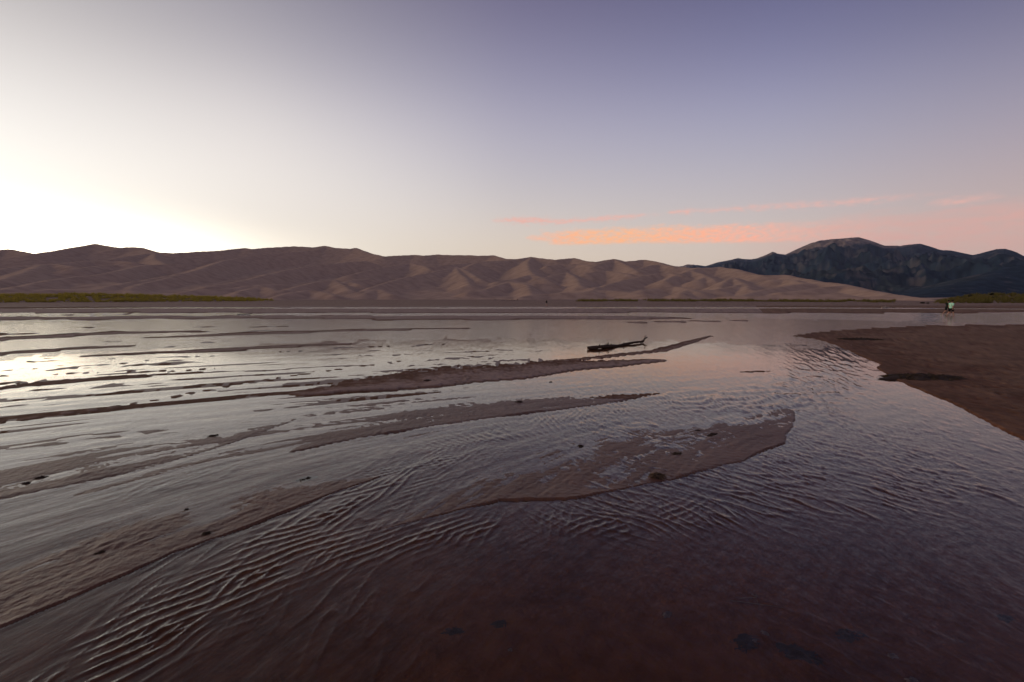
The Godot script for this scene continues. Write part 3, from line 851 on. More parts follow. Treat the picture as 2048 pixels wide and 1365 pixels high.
	rd(PackedVector3Array([Vector3(344.8, 29.7, -611.9), Vector3(366.1, 31.1, -617.3), Vector3(365.2, 28.4, -593.2), Vector3(348.4, 22.7, -545.9)]), 0.4, 0.3)
	rd(PackedVector3Array([Vector3(207.6, 6.4, -443.2), Vector3(221.1, 5.8, -430.9), Vector3(249.8, 7.1, -430.7), Vector3(274.7, 7.3, -419.7), Vector3(301.0, 8.5, -421.5)]), 0.35, 0.25)
	rd(PackedVector3Array([Vector3(243.8, 3.7, -394.6), Vector3(268.8, 4.4, -388.4), Vector3(292.6, 5.0, -381.6), Vector3(311.7, 5.2, -370.6)]), 0.3, 0.2)


func dune_base(x: float, z: float, r: float) -> float:
	return beach(x, z) - 0.35


func ridge_height(store: Array, boxes: Array, x: float, z: float, start: float, blend: float) -> float:
	var h := start
	var p := Vector2(x, z)
	var toward := -p.normalized()
	for n in store.size():
		if not (boxes[n] as Rect2).has_point(p):
			continue
		var rg: Array = store[n]
		var line: PackedVector3Array = rg[0]
		var top := -1e9
		var wr: float = rg[3]
		for k in line.size() - 1:
			var a := Vector2(line[k].x, line[k].z)
			var ab := Vector2(line[k + 1].x, line[k + 1].z) - a
			var u := clampf((p - a).dot(ab) / ab.length_squared(), 0.0, 1.0)
			var off := p - (a + ab * u)
			var dist := off.length()
			var facing := 0.5 + 0.5 * clampf(off.dot(toward) / maxf(dist, 0.01) * 1.6, -1.0, 1.0)
			var slope := lerpf(rg[2], rg[1], facing)
			var y := lerpf(line[k].y, line[k + 1].y, u) - slope * (sqrt(dist * dist + wr * wr) - wr)
			top = maxf(top, y)
		# smooth maximum
		var e := maxf(blend - absf(h - top), 0.0) / blend
		h = maxf(h, top) + e * e * blend * 0.25
	return h


func dune_row(i: int) -> void:
	var out := PackedVector3Array()
	var nc := grid_cols.size()
	out.resize(nc)
	var r := grid_rows[i]
	var hi := crest_az.size() - 1
	var c := 0
	for j in nc:
		var a := grid_cols[j]
		var x := r * sin(a)
		var z := -r * cos(a)
		while c < hi - 1 and a > crest_az[c + 1]:
			c += 1
		var u := clampf((a - crest_az[c]) / (crest_az[c + 1] - crest_az[c]), 0.0, 1.0)
		var ch := lerpf(crest_h[c], crest_h[c + 1], u)
		var cr := lerpf(crest_r[c], crest_r[c + 1], u)
		var floor_h := dune_base(x, z, r)
		# the body of the dune field rises steadily to just under the skyline, then falls away behind
		var k := clampf((r - 455.0) / maxf(cr - 455.0, 40.0), 0.0, 1.0)
		var body := floor_h + (ch - floor_h) * (0.40 * k + 0.32 * k * k) - 2.0
		if r > cr:
			body -= (r - cr) * 0.3
		var n1 := n_a.get_noise_2d((x * 0.35 - z * 0.94) * 0.009, (x * 0.94 + z * 0.35) * 0.0032)
		n1 = 1.0 - absf(n1) * 2.0
		body += n1 * 3.5 * smoothstep(470.0, 700.0, r) * (1.0 - smoothstep(cr - 100.0, cr, r))
		body = maxf(body, floor_h - 1.0)
		var h := ridge_height(ridges, ridge_boxes, x, z, body, 1.2)
		# ripples, slumps and hollows
		var fade := smoothstep(0.5, 8.0, h - floor_h)
		h += fade * (0.9 * n_f.get_noise_2d(x * 0.016, z * 0.016) + 0.5 * n_a.get_noise_2d(x * 0.02 + z * 0.012, z * 0.045))
		out[j] = Vector3(x, h, z)
	rows_out[i] = out


func build_dunes() -> void:
	grid_rows.clear()
	grid_cols.clear()
	for i in 250:
		grid_rows.append(430.0 * pow(2300.0 / 430.0, i / 249.0))
	for i in 860:
		grid_cols.append(deg_to_rad(lerpf(-58.0, 54.0, i / 859.0)))
	run_rows(250, dune_row)
	var px := PackedVector3Array()
	for row in rows_out:
		px.append_array(row)
	var m := StandardMaterial3D.new()
	m.albedo_color = Color(0.53, 0.38, 0.285).linear_to_srgb()
	m.roughness = 1.0
	m.metallic_specular = 0.1
	m.albedo_texture = tint_texture()
	m.uv1_triplanar = true
	m.uv1_world_triplanar = true
	m.uv1_scale = Vector3.ONE * 0.0043
	var o := MeshInstance3D.new()
	o.name = "sand_dunes"
	o.mesh = grid_mesh(px, PackedVector2Array(), PackedColorArray(), 250, 860, PackedByteArray())
	o.material_override = m
	add_child(o)
	o.set_meta("kind", "structure")
	tag(o, "tall brown sand dunes with curving crests along the skyline")


func tint_texture() -> NoiseTexture2D:
	var t := noise_texture(0.012, 6, 41, 1024, false)
	var ramp := Gradient.new()
	ramp.offsets = PackedFloat32Array([0.0, 0.5, 1.0])
	ramp.colors = PackedColorArray([Color(0.80, 0.79, 0.80), Color(0.93, 0.93, 0.93), Color(1, 1, 1)])
	t.color_ramp = ramp
	return t


# ------------------------------------------------------------------ the mountain

var sky_line: PackedVector3Array = PackedVector3Array([Vector3(3851.0, 868.3, -12416.5), Vector3(4349.4, 884.1, -11718.9), Vector3(4372.1, 909.5, -11496.7), Vector3(4445.5, 873.7, -11146.2), Vector3(4463.8, 799.7, -10598.3), Vector3(4487.3, 838.9, -10043.1), Vector3(4542.2, 848.3, -9688.0), Vector3(4626.5, 873.6, -9425.8), Vector3(4648.4, 831.8, -9191.4), Vector3(4709.8, 815.5, -9047.5), Vector3(4718.7, 823.7, -8816.7), Vector3(4744.9, 860.7, -8574.7), Vector3(4777.9, 899.7, -8441.6), Vector3(4811.4, 846.0, -8307.3), Vector3(4902.9, 828.5, -8253.5), Vector3(5011.5, 893.6, -8188.1), Vector3(5107.1, 946.4, -8128.8), Vector3(5200.4, 998.2, -8069.4), Vector3(5322.6, 1040.6, -7989.3), Vector3(5452.1, 1052.1, -7901.5), Vector3(5519.7, 1040.8, -7731.9), Vector3(5630.5, 1046.7, -7651.6), Vector3(5702.7, 1044.8, -7598.0), Vector3(5828.1, 977.2, -7502.2), Vector3(5903.9, 873.1, -7314.6), Vector3(5983.2, 849.9, -7119.8), Vector3(6008.1, 849.4, -6967.3), Vector3(6028.3, 843.5, -6816.9), Vector3(6046.3, 783.7, -6666.5), Vector3(5991.9, 710.8, -6444.9), Vector3(5929.7, 680.2, -6228.8), Vector3(5885.8, 617.4, -5993.1), Vector3(5800.9, 575.9, -5795.7), Vector3(5771.1, 583.5, -5683.7), Vector3(5739.3, 594.6, -5573.2), Vector3(5724.5, 610.6, -5444.3), Vector3(5698.4, 601.3, -5326.2), Vector3(5680.2, 554.7, -5198.6), Vector3(5649.4, 496.1, -5083.7), Vector3(5684.7, 388.0, -4892.2), Vector3(5845.3, 355.5, -4699.2), Vector3(6094.1, 266.6, -4371.8)])


func mountain_row(i: int) -> void:
	var out := PackedVector3Array()
	var nc := grid_cols.size()
	out.resize(nc)
	var r := grid_rows[i]
	for j in nc:
		var a := grid_cols[j]
		var x := r * sin(a)
		var z := -r * cos(a)
		var c := 0
		while c < sky_line.size() - 2 and a > atan2(sky_line[c + 1].x, -sky_line[c + 1].z):
			c += 1
		var a0 := atan2(sky_line[c].x, -sky_line[c].z)
		var a1 := atan2(sky_line[c + 1].x, -sky_line[c + 1].z)
		var u := clampf((a - a0) / (a1 - a0), 0.0, 1.0)
		var q := sky_line[c].lerp(sky_line[c + 1], u)
		var cr := sqrt(q.x * q.x + q.z * q.z)
		var foot := 3300.0
		var k := clampf((r - foot) / (cr - foot), 0.0, 1.0)
		# spurs and gullies running down towards the plain
		var wx := 0.35 * n_f.get_noise_2d(x * 0.0004, z * 0.0004)
		var sp := n_r.get_noise_2d(x * 0.00050 + wx, z * 0.00030 + wx + 3.0)
		var sp2 := n_r.get_noise_2d(x * 0.0016 + 8.0, z * 0.0011)
		var slope := pow(k, 1.25)
		var mid := 4.0 * k * (1.0 - k)
		var h := q.y * slope * (1.0 - 0.22 * mid) + 15.0
		h += mid * (360.0 * (sp - 0.15) + 120.0 * (sp2 - 0.2)) * (1.0 - 0.25 * k)
		h += 34.0 * (n_r.get_noise_2d(x * 0.0042, z * 0.0036) - 0.2) * smoothstep(0.0, 0.2, k)
		# nothing in front may top the skyline
		var lid := 1.65 + (q.y - 1.65) * r / cr
		var cap := lid - 40.0 * (1.0 - smoothstep(0.9, 1.0, k)) * smoothstep(0.0, 0.4, k)
		h = minf(h, cap)
		if r > cr:
			h = q.y - (r - cr) * 0.45
		h = lerpf(0.0, h, smoothstep(0.0, 0.06, (r - 3000.0) / 6000.0))
		out[j] = Vector3(x, ridge_height(hill_ridges, hill_boxes, x, z, h, 30.0), z)
	rows_out[i] = out


func build_mountain() -> void:
	ridge(hill_ridges, hill_boxes, PackedVector3Array([Vector3(1363.2, -4.9, -1597.4), Vector3(1518.3, 9.3, -1727.7), Vector3(1823.1, 26.8, -1991.5), Vector3(2068.3, 53.2, -2173.1), Vector3(2310.5, 83.7, -2356.2), Vector3(2486.6, 110.1, -2463.1), Vector3(2669.5, 142.8, -2562.0), Vector3(2854.7, 177.4, -2657.2), Vector3(2976.0, 202.9, -2672.7), Vector3(3094.6, 221.9, -2689.6), Vector3(3254.0, 201.6, -2655.5)]), 0.30, 0.3, 60.0)
	ridge(hill_ridges, hill_boxes, PackedVector3Array([Vector3(2888.1, 98.5, -3185.7), Vector3(3074.8, 122.1, -3285.7), Vector3(3263.4, 154.4, -3382.3), Vector3(3371.4, 171.0, -3416.7), Vector3(3503.8, 209.3, -3425.4)]), 0.3, 0.3, 60.0)
	ridge(hill_ridges, hill_boxes, PackedVector3Array([Vector3(2584.2, 80.2, -3310.9), Vector3(2909.8, 136.2, -3562.7), Vector3(3237.0, 183.6, -3810.7), Vector3(3571.8, 244.2, -4050.0), Vector3(3905.6, 300.9, -4288.0), Vector3(4126.6, 329.6, -4355.6)]), 0.32, 0.3, 70.0)
	ridge(hill_ridges, hill_boxes, PackedVector3Array([Vector3(2726.3, 188.5, -4428.0), Vector3(3059.4, 248.0, -4690.4), Vector3(3420.9, 344.9, -5050.5), Vector3(3852.6, 464.7, -5603.3)]), 0.36, 0.36, 80.0)
	ridge(hill_ridges, hill_boxes, PackedVector3Array([Vector3(2744.6, 334.9, -5335.4), Vector3(3088.2, 411.4, -5719.5), Vector3(3623.3, 546.6, -6452.3), Vector3(4467.8, 784.4, -7812.8)]), 0.38, 0.38, 80.0)
	ridge(hill_ridges, hill_boxes, PackedVector3Array([Vector3(3347.9, 191.1, -4489.1), Vector3(3797.5, 324.8, -5026.8), Vector3(4375.0, 495.1, -5718.3), Vector3(5142.8, 734.0, -6767.7)]), 0.36, 0.36, 80.0)
	grid_rows.clear()
	grid_cols.clear()
	for i in 290:
		grid_rows.append(1900.0 * pow(14000.0 / 1900.0, i / 289.0))
	for i in 660:
		grid_cols.append(deg_to_rad(lerpf(14.0, 66.0, i / 659.0)))
	run_rows(290, mountain_row)
	var px := PackedVector3Array()
	for row in rows_out:
		px.append_array(row)
	var col := PackedColorArray()
	col.resize(px.size())
	var nc := 660
	for q in px.size():
		var p := px[q]
		var i := q / nc
		var j := q % nc
		var e := px[i * nc + mini(j + 1, nc - 1)] - px[i * nc + maxi(j - 1, 0)]
		var f := px[mini(i + 1, 289) * nc + j] - px[maxi(i - 1, 0) * nc + j]
		var n := e.cross(f).normalized()
		var n1 := n_f.get_noise_2d(p.x * 0.0011, p.z * 0.0011)
		var n2 := n_f.get_noise_2d(p.x * 0.004 + 7.0, p.z * 0.004)
		var line := 830.0 + 90.0 * n1 + 80.0 * n2 - 120.0 * (1.0 - n.y)
		var bare := smoothstep(line - 40.0, line + 60.0, p.y)
		var n3 := n_f.get_noise_2d(p.x * 0.012 + 3.0, p.z * 0.012)
		var crag := smoothstep(0.16, 0.40, 0.8 * n2 + 0.5 * n3 + 0.25 * n1 + 0.5 * (0.86 - n.y) - 0.06) * 0.45
		var c := Color(0.019, 0.034, 0.050).lerp(Color(0.032, 0.043, 0.047), smoothstep(-0.2, 0.4, n1) * (1.0 - smoothstep(200.0, 600.0, p.y)))
		c = c * (1.0 + 0.9 * n3)
		c = c.lerp(Color(0.13, 0.11, 0.105), crag)
		c = c.lerp(Color(0.19, 0.15, 0.13) * (1.0 + 0.9 * n2 + 0.6 * n3), bare)
		col[q] = c
	var m := StandardMaterial3D.new()
	m.vertex_color_use_as_albedo = true
	m.roughness = 1.0
	m.metallic_specular = 0.1
	var o := MeshInstance3D.new()
	o.name = "mountain"
	o.mesh = grid_mesh(px, PackedVector2Array(), col, 290, nc, PackedByteArray())
	o.material_override = m
	add_child(o)
	o.set_meta("kind", "structure")
	tag(o, "dark forested mountain with a bare grey summit")


func build_ground() -> void:
	var st := SurfaceTool.new()
	st.begin(Mesh.PRIMITIVE_TRIANGLES)
	var n := 64
	for i in n:
		var a := TAU * i / n
		var b := TAU * (i + 1) / n
		for ring in [[0.0, 50.0], [50.0, 800.0], [800.0, 15000.0]]:
			var y0: float = -0.45 - ring[0] * 0.0004
			var y1: float = -0.45 - minf(ring[1], 800.0) * 0.0004
			var p := [Vector3(sin(a) * ring[0], y0, -cos(a) * ring[0]), Vector3(sin(a) * ring[1], y1, -cos(a) * ring[1]), Vector3(sin(b) * ring[1], y1, -cos(b) * ring[1]), Vector3(sin(b) * ring[0], y0, -cos(b) * ring[0])]
			for k in ([0, 1, 2, 0, 2, 3] if ring[0] > 0.0 else [0, 1, 2]):
				st.set_normal(Vector3.UP)
				st.add_vertex(p[k])
	var o := part("ground", st.commit(), mat(Color(0.17, 0.125, 0.1), 1.0, 0.1), self)
	o.set_meta("kind", "structure")
	tag(o, "flat sandy valley floor reaching to the horizon")


func build_grass() -> void:
	var rng := RandomNumberGenerator.new()
	rng.seed = 5
	# one tuft: a dozen bent blades
	var st := SurfaceTool.new()
	st.begin(Mesh.PRIMITIVE_TRIANGLES)
	for k in 14:
		var a := rng.randf() * TAU
		var o := Vector3(cos(a), 0, sin(a)) * rng.randf() * 0.28
		var lean := Vector3(cos(a), 0, sin(a)) * rng.randf_range(0.05, 0.35)
		var h := rng.randf_range(0.45, 1.0)
		var w := Vector3(-sin(a), 0, cos(a)) * 0.035
		for tri in [[o - w, o + lean * 0.4 + Vector3(0, h * 0.6, 0), o + w], [o - w * 0.6 + lean * 0.3 + Vector3(0, h * 0.45, 0), o + lean + Vector3(0, h, 0), o + w * 0.6 + lean * 0.3 + Vector3(0, h * 0.45, 0)]]:
			for v in tri:
				st.set_normal(Vector3(lean.x, 1.0, lean.z).normalized())
				st.add_vertex(v)
	var tuft := st.commit()
	var m := mat(Color(1, 1, 1), 0.9, 0.2)
	m.vertex_color_use_as_albedo = true
	m.backlight_enabled = true
	m.backlight = Color(1.0, 1.0, 0.8)
	tuft.surface_set_material(0, m)
	var at: Array = []
	var tint: Array = []
	for k in 60000:
		var az := 0.0
		var r := 0.0
		var keep := 0.0
		if k < 30000:
			az = rng.randf_range(-54.0, -24.5)
			r = rng.randf_range(318.0, 412.0)
			keep = smoothstep(0.25, 1.4, left_mound(deg_to_rad(az)) * smoothstep(322.0, 345.0, r)) * smoothstep(-0.5, 0.25, n_a.get_noise_2d(az * 1.3, r * 0.05) + 0.4 * n_c.get_noise_2d(az * 5.0, r * 0.1))
		elif k < 44000:
			az = rng.randf_range(8.0, 40.0)
			r = rng.randf_range(300.0, 400.0)
			keep = smoothstep(0.05, 0.35, n_b.get_noise_2d(az * 0.22, r * 0.035 + 3.0)) * 0.8
		else:
			az = rng.randf_range(42.6, 56.0)
			r = rng.randf_range(255.0, 420.0)
			keep = smoothstep(-0.3, 0.4, n_a.get_noise_2d(az * 2.0, r * 0.05 + 9.0)) * smoothstep(42.6, 44.0, az)
		if rng.randf() > keep:
			continue
		var a := deg_to_rad(az)
		var x := r * sin(a)
		var z := -r * cos(a)
		var s := rng.randf_range(0.55, 1.2) * (1.0 + 1.6 * maxf(0.0, n_c.get_noise_2d(az * 2.6 + 9.0, r * 0.06)))
		at.append(Transform3D(Basis(Vector3.UP, rng.randf() * TAU).scaled(Vector3(s * 1.3, s, s * 1.3)), Vector3(x, beach(x, z) - 0.04, z)))
		var g := rng.randf()
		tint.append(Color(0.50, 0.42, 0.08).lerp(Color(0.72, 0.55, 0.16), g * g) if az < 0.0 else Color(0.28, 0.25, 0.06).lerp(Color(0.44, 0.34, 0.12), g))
	var mm := MultiMesh.new()
	mm.transform_format = MultiMesh.TRANSFORM_3D
	mm.use_colors = true
	mm.mesh = tuft
	mm.instance_count = at.size()
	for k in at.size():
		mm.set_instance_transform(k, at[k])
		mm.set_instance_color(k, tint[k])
	var o := MultiMeshInstance3D.new()
	o.name = "grass"
	o.multimesh = mm
	add_child(o)
	o.set_meta("kind", "stuff")
	tag(o, "yellow green grass growing along the foot of the dunes", "grass")


func leaf_ball(seed_no: int, leaves: int, flat: float) -> ArrayMesh:
	# a loose crown of small leaf faces, 1 m across
	var rng := RandomNumberGenerator.new()
	rng.seed = seed_no
	var st := SurfaceTool.new()
	st.begin(Mesh.PRIMITIVE_TRIANGLES)
	for k in leaves:
		var d := Vector3(rng.randfn(), absf(rng.randfn()) * 0.9, rng.randfn()).normalized()
		var lump := 0.75 + 0.3 * n_a.get_noise_3d(d.x * 1.6 + seed_no, d.y * 1.6, d.z * 1.6)
		var p := d * 0.5 * lump * pow(rng.randf(), 0.35)
		p.y = p.y * flat + 0.08
		var u := Vector3(rng.randfn(), rng.randfn(), rng.randfn()).normalized() * 0.055
		var v := u.cross(d).normalized() * 0.05
		for q in [p - u, p + v, p + u, p - u, p + u, p - v * 0.8]:
			st.set_normal(d)
			st.add_vertex(q)
	return st.commit()


func build_shrubs() -> void:
	var bark := mat(Color(0.09, 0.065, 0.05))
	var tints := [Color(0.12, 0.115, 0.035), Color(0.06, 0.066, 0.03), Color(0.28, 0.14, 0.05), Color(0.18, 0.16, 0.045)]
	var mats := []
	for c in tints:
		var m := mat(c, 0.9, 0.2)
		m.backlight_enabled = true
		m.backlight = Color(0.3, 0.3, 0.25)
		mats.append(m)
	var crowns := [leaf_ball(3, 420, 0.9), leaf_ball(4, 420, 0.75), leaf_ball(5, 420, 1.0)]
	var g := "shrubs on the sandy rise at the far right"
	# bearing in degrees, distance, width, kind of foliage, label
	var nth := -1
	var list := [
		[46.6, 300.0, 3.4, 1, "largest dark green shrub on the sandy rise"], [43.85 + 0.75, 296.0, 2.2, 2, "rust orange shrub just right of the two walkers"],
		[42.0, 250.0, 2.0, 1, "low dark shrub on the beach left of the walkers"], [42.35, 252.0, 1.3, 1, "small dark shrub beside the low one left of the walkers"],
		[44.1, 320.0, 2.4, 0, ""], [44.9, 310.0, 2.2, 3, ""], [45.3, 288.0, 2.0, 0, ""], [45.6, 330.0, 2.8, 1, ""], [45.95, 305.0, 2.0, 3, ""], [46.2, 345.0, 2.6, 0, ""],
		[46.9, 285.0, 1.9, 3, ""], [47.2, 330.0, 2.8, 1, ""], [47.5, 300.0, 2.1, 0, ""], [47.9, 315.0, 2.6, 1, ""], [48.3, 295.0, 2.4, 3, ""], [44.5, 350.0, 2.8, 1, ""], [45.1, 365.0, 3.0, 0, ""], [46.4, 380.0, 3.0, 1, ""], [47.6, 375.0, 3.2, 0, ""],
	]
	list.sort_custom(func(p, q): return p[0] < q[0])
	for s in list:
		var a := deg_to_rad(s[0])
		var x: float = s[1] * sin(a)
		var z: float = -s[1] * cos(a)
		nth += 1
		var label: String = s[4] if s[4] else (["third", "fourth", "fifth", "sixth", "seventh", "eighth", "ninth", "tenth", "eleventh", "twelfth", "thirteenth", "fourteenth", "fifteenth", "sixteenth", "seventeenth", "eighteenth", "last"][nth - 2]) + ["", " dark green", "", " yellow green"][s[3]] + " shrub from the left on the sandy rise"
		var o := thing("shrub", label, "shrub", Vector3(x, beach(x, z) - 0.05, z), s[0] * 7.0, g)
		var f := part("foliage", crowns[int(s[1]) % 3], mats[s[3]], o)
		f.scale = Vector3.ONE * s[2]
		part("stem", tube([Vector3(0, -0.1, 0), Vector3(0.05, 0.3, 0.02), Vector3(0.12, 0.7, 0.05)], [0.06, 0.05, 0.02], 6), bark, o)


func tube(path: Array, radii: Array, sides := 8, rough := 0.0, seed_no := 0) -> ArrayMesh:
	var st := SurfaceTool.new()
	st.begin(Mesh.PRIMITIVE_TRIANGLES)
	var n := path.size()
	var rings := []
	var up := Vector3.UP
	for i in n:
		var dir: Vector3 = ((path[mini(i + 1, n - 1)] as Vector3) - path[maxi(i - 1, 0)]).normalized()
		if absf(dir.dot(up)) > 0.95:
			up = Vector3.RIGHT
		var u := dir.cross(up).normalized()
		var v := u.cross(dir)
		var ring := []
		for k in sides:
			var a := TAU * k / sides
			var q: Vector3 = u * cos(a) + v * sin(a)
			var r: float = radii[i]
			if rough > 0.0:
				r *= 1.0 + rough * n_a.get_noise_3d(q.x * 1.7 + seed_no, i * 0.55, q.y * 1.7 + q.z)
			ring.append((path[i] as Vector3) + q * r)
		rings.append(ring)
	for i in n - 1:
		for k in sides:
			var k2 := (k + 1) % sides
			for q in [rings[i][k], rings[i + 1][k2], rings[i + 1][k], rings[i][k], rings[i][k2], rings[i + 1][k2]]:
				st.add_vertex(q)
	for k in sides:
		var k2 := (k + 1) % sides
		for q in [path[0], rings[0][k2], rings[0][k], path[n - 1], rings[n - 1][k], rings[n - 1][k2]]:
			st.add_vertex(q)
	st.generate_normals()
	return st.commit()


func build_driftwood() -> void:
	var bark := mat(Color(0.070, 0.048, 0.038), 0.9, 0.25)
	bark.albedo_texture = tint_texture()
	bark.uv1_triplanar = true
	bark.uv1_scale = Vector3(1.5, 6, 6)
	var a := Vector3(2.57, 0, -15.29)
	var b := Vector3(5.07, 0, -17.66)
	var o := thing("driftwood_log", "dark driftwood log with upturned broken end lying in the shallow stream", "log", a)
	var d := b - a
	var path := []
	var radii := []
	for i in 15:
		var u := i / 14.0
		path.append(d * u + Vector3(0.06 * sin(u * 7.0), 0.05 + 0.02 * sin(u * 9.0) - 0.01 * u, 0.10 * sin(u * 4.0)))
		radii.append(lerpf(0.070, 0.034, u) * (1.0 if i > 0 else 0.8))
	part("trunk", tube(path, radii, 12, 0.5, 3), bark, o)
	var end: Vector3 = path[14]
	part("branch", tube([end - d * 0.03, end + Vector3(0.06, 0.02, -0.1), end + Vector3(0.13, 0.06, -0.25), end + Vector3(0.19, 0.10, -0.4), end + Vector3(0.27, 0.11, -0.5), end + Vector3(0.36, 0.14, -0.6)], [0.045, 0.045, 0.034, 0.028, 0.034, 0.018], 8, 0.5, 9), bark, o)
	part("twig", tube([end + Vector3(0.2, 0.15, -0.4), end + Vector3(0.22, 0.20, -0.4), end + Vector3(0.28, 0.22, -0.44)], [0.018, 0.014, 0.007], 5), bark, o)
	for s in [[0.17, 0.12, 0.05], [0.29, 0.09, -0.02], [0.33, 0.15, 0.04], [0.36, 0.07, 0.0], [0.42, 0.08, 0.03], [0.70, 0.06, 0.02], [0.62, 0.05, -0.03]]:
		var p: Vector3 = path[int(s[0] * 14)]
		part("stub", tube([p, p + Vector3(s[2] * 0.6, s[1] * 0.6, 0.02), p + Vector3(s[2], s[1] * 0.8 + 0.04, 0.02)], [0.03, 0.02, 0.010], 6, 0.4, 5), bark, o)
	var p1 := Vector3(86.32, 0, -106.42)
	var q1 := Vector3(91.96, 0, -111.12)
	p1.y = 0.08
	var pale := mat(Color(0.36, 0.30, 0.25), 0.9, 0.2)
	o = thing("pale_driftwood", "pale driftwood pole lying at the far edge of the stream", "log", p1)
	part("trunk", tube([Vector3.ZERO, (q1 - p1) * 0.5 + Vector3(0, 0.12, 0), q1 - p1], [0.16, 0.13, 0.08], 8, 0.3), pale, o)
	part("branch", tube([(q1 - p1) * 0.45 + Vector3(0, 0.1, 0), (q1 - p1) * 0.3 + Vector3(0.2, 0.5, 0.1)], [0.06, 0.03], 6), pale, o)
	p1 = Vector3(-33.13, 0, -54.88)
	q1 = Vector3(-31.84, 0, -55.9)
	p1.y = 0.03
	o = thing("driftwood_stick", "thin dark driftwood stick with raised tip in the far shallows", "stick", p1)
	part("trunk", tube([Vector3.ZERO, (q1 - p1) * 0.8 + Vector3(0, 0.02, 0), (q1 - p1) + Vector3(0, 0.14, 0)], [0.05, 0.045, 0.02], 7, 0.3), bark, o)


func mound(radius: float, high: float, seed_no: int, long := 1.0) -> ArrayMesh:
	# a low lump with an uneven outline, open below
	var st := SurfaceTool.new()
	st.begin(Mesh.PRIMITIVE_TRIANGLES)
	var nr := 7
	var ns := 26
	var pt := func(i: int, k: int) -> Vector3:
		var u := i / float(nr)
		var a := TAU * (k % ns) / ns
		var edge := 1.0 + 0.45 * n_a.get_noise_2d(cos(a) * 1.4 + seed_no, sin(a) * 1.4)
		var p := Vector3(cos(a) * long, 0, sin(a)) * radius * u * edge
		p.y = high * (pow(1.0 - u * u, 0.8) * (0.75 + 0.8 * n_b.get_noise_2d(p.x * 3.0 / radius + seed_no, p.z * 3.0 / radius)) + 0.3 * n_c.get_noise_2d(p.x * 9.0 / radius, p.z * 9.0 / radius)) - 0.12 * high
		return p
	for i in nr:
		for k in ns:
			for q in [[i, k], [i + 1, k], [i + 1, k + 1], [i, k], [i + 1, k + 1], [i, k + 1]]:
				st.add_vertex(pt.call(q[0], q[1]))
	st.generate_normals()
	return st.commit()


func twigs(count: int, spread: float, long: float, thick: float, high: float, rng: RandomNumberGenerator, stretch := 1.0) -> ArrayMesh:
	var st := SurfaceTool.new()
	st.begin(Mesh.PRIMITIVE_TRIANGLES)
	for k in count:
		var a := rng.randf() * TAU
		var b := rng.randf() * TAU
		var c := Vector3(cos(a) * stretch, 0, sin(a)) * spread * sqrt(rng.randf())
		c.y = high * (1.0 - Vector2(c.x / stretch, c.z).length() / spread) * rng.randf_range(0.3, 1.1)
		var d := Vector3(cos(b), rng.randf_range(-0.15, 0.5), sin(b)) * long * rng.randf_range(0.3, 1.0) * 0.5
		var w := d.cross(Vector3.UP).normalized() * thick
		var up := Vector3(0, thick, 0)
		var bend := Vector3(rng.randfn(), absf(rng.randfn()), rng.randfn()) * long * 0.08
		for tri in [[c - d - w, c + bend + up, c - d + w], [c + bend - w, c + d, c + bend + w], [c - d + w, c + bend + up, c + d], [c - d - w, c + d, c + bend + up]]:
			for q in tri:
				st.add_vertex(q)
	st.generate_normals()
	return st.commit()


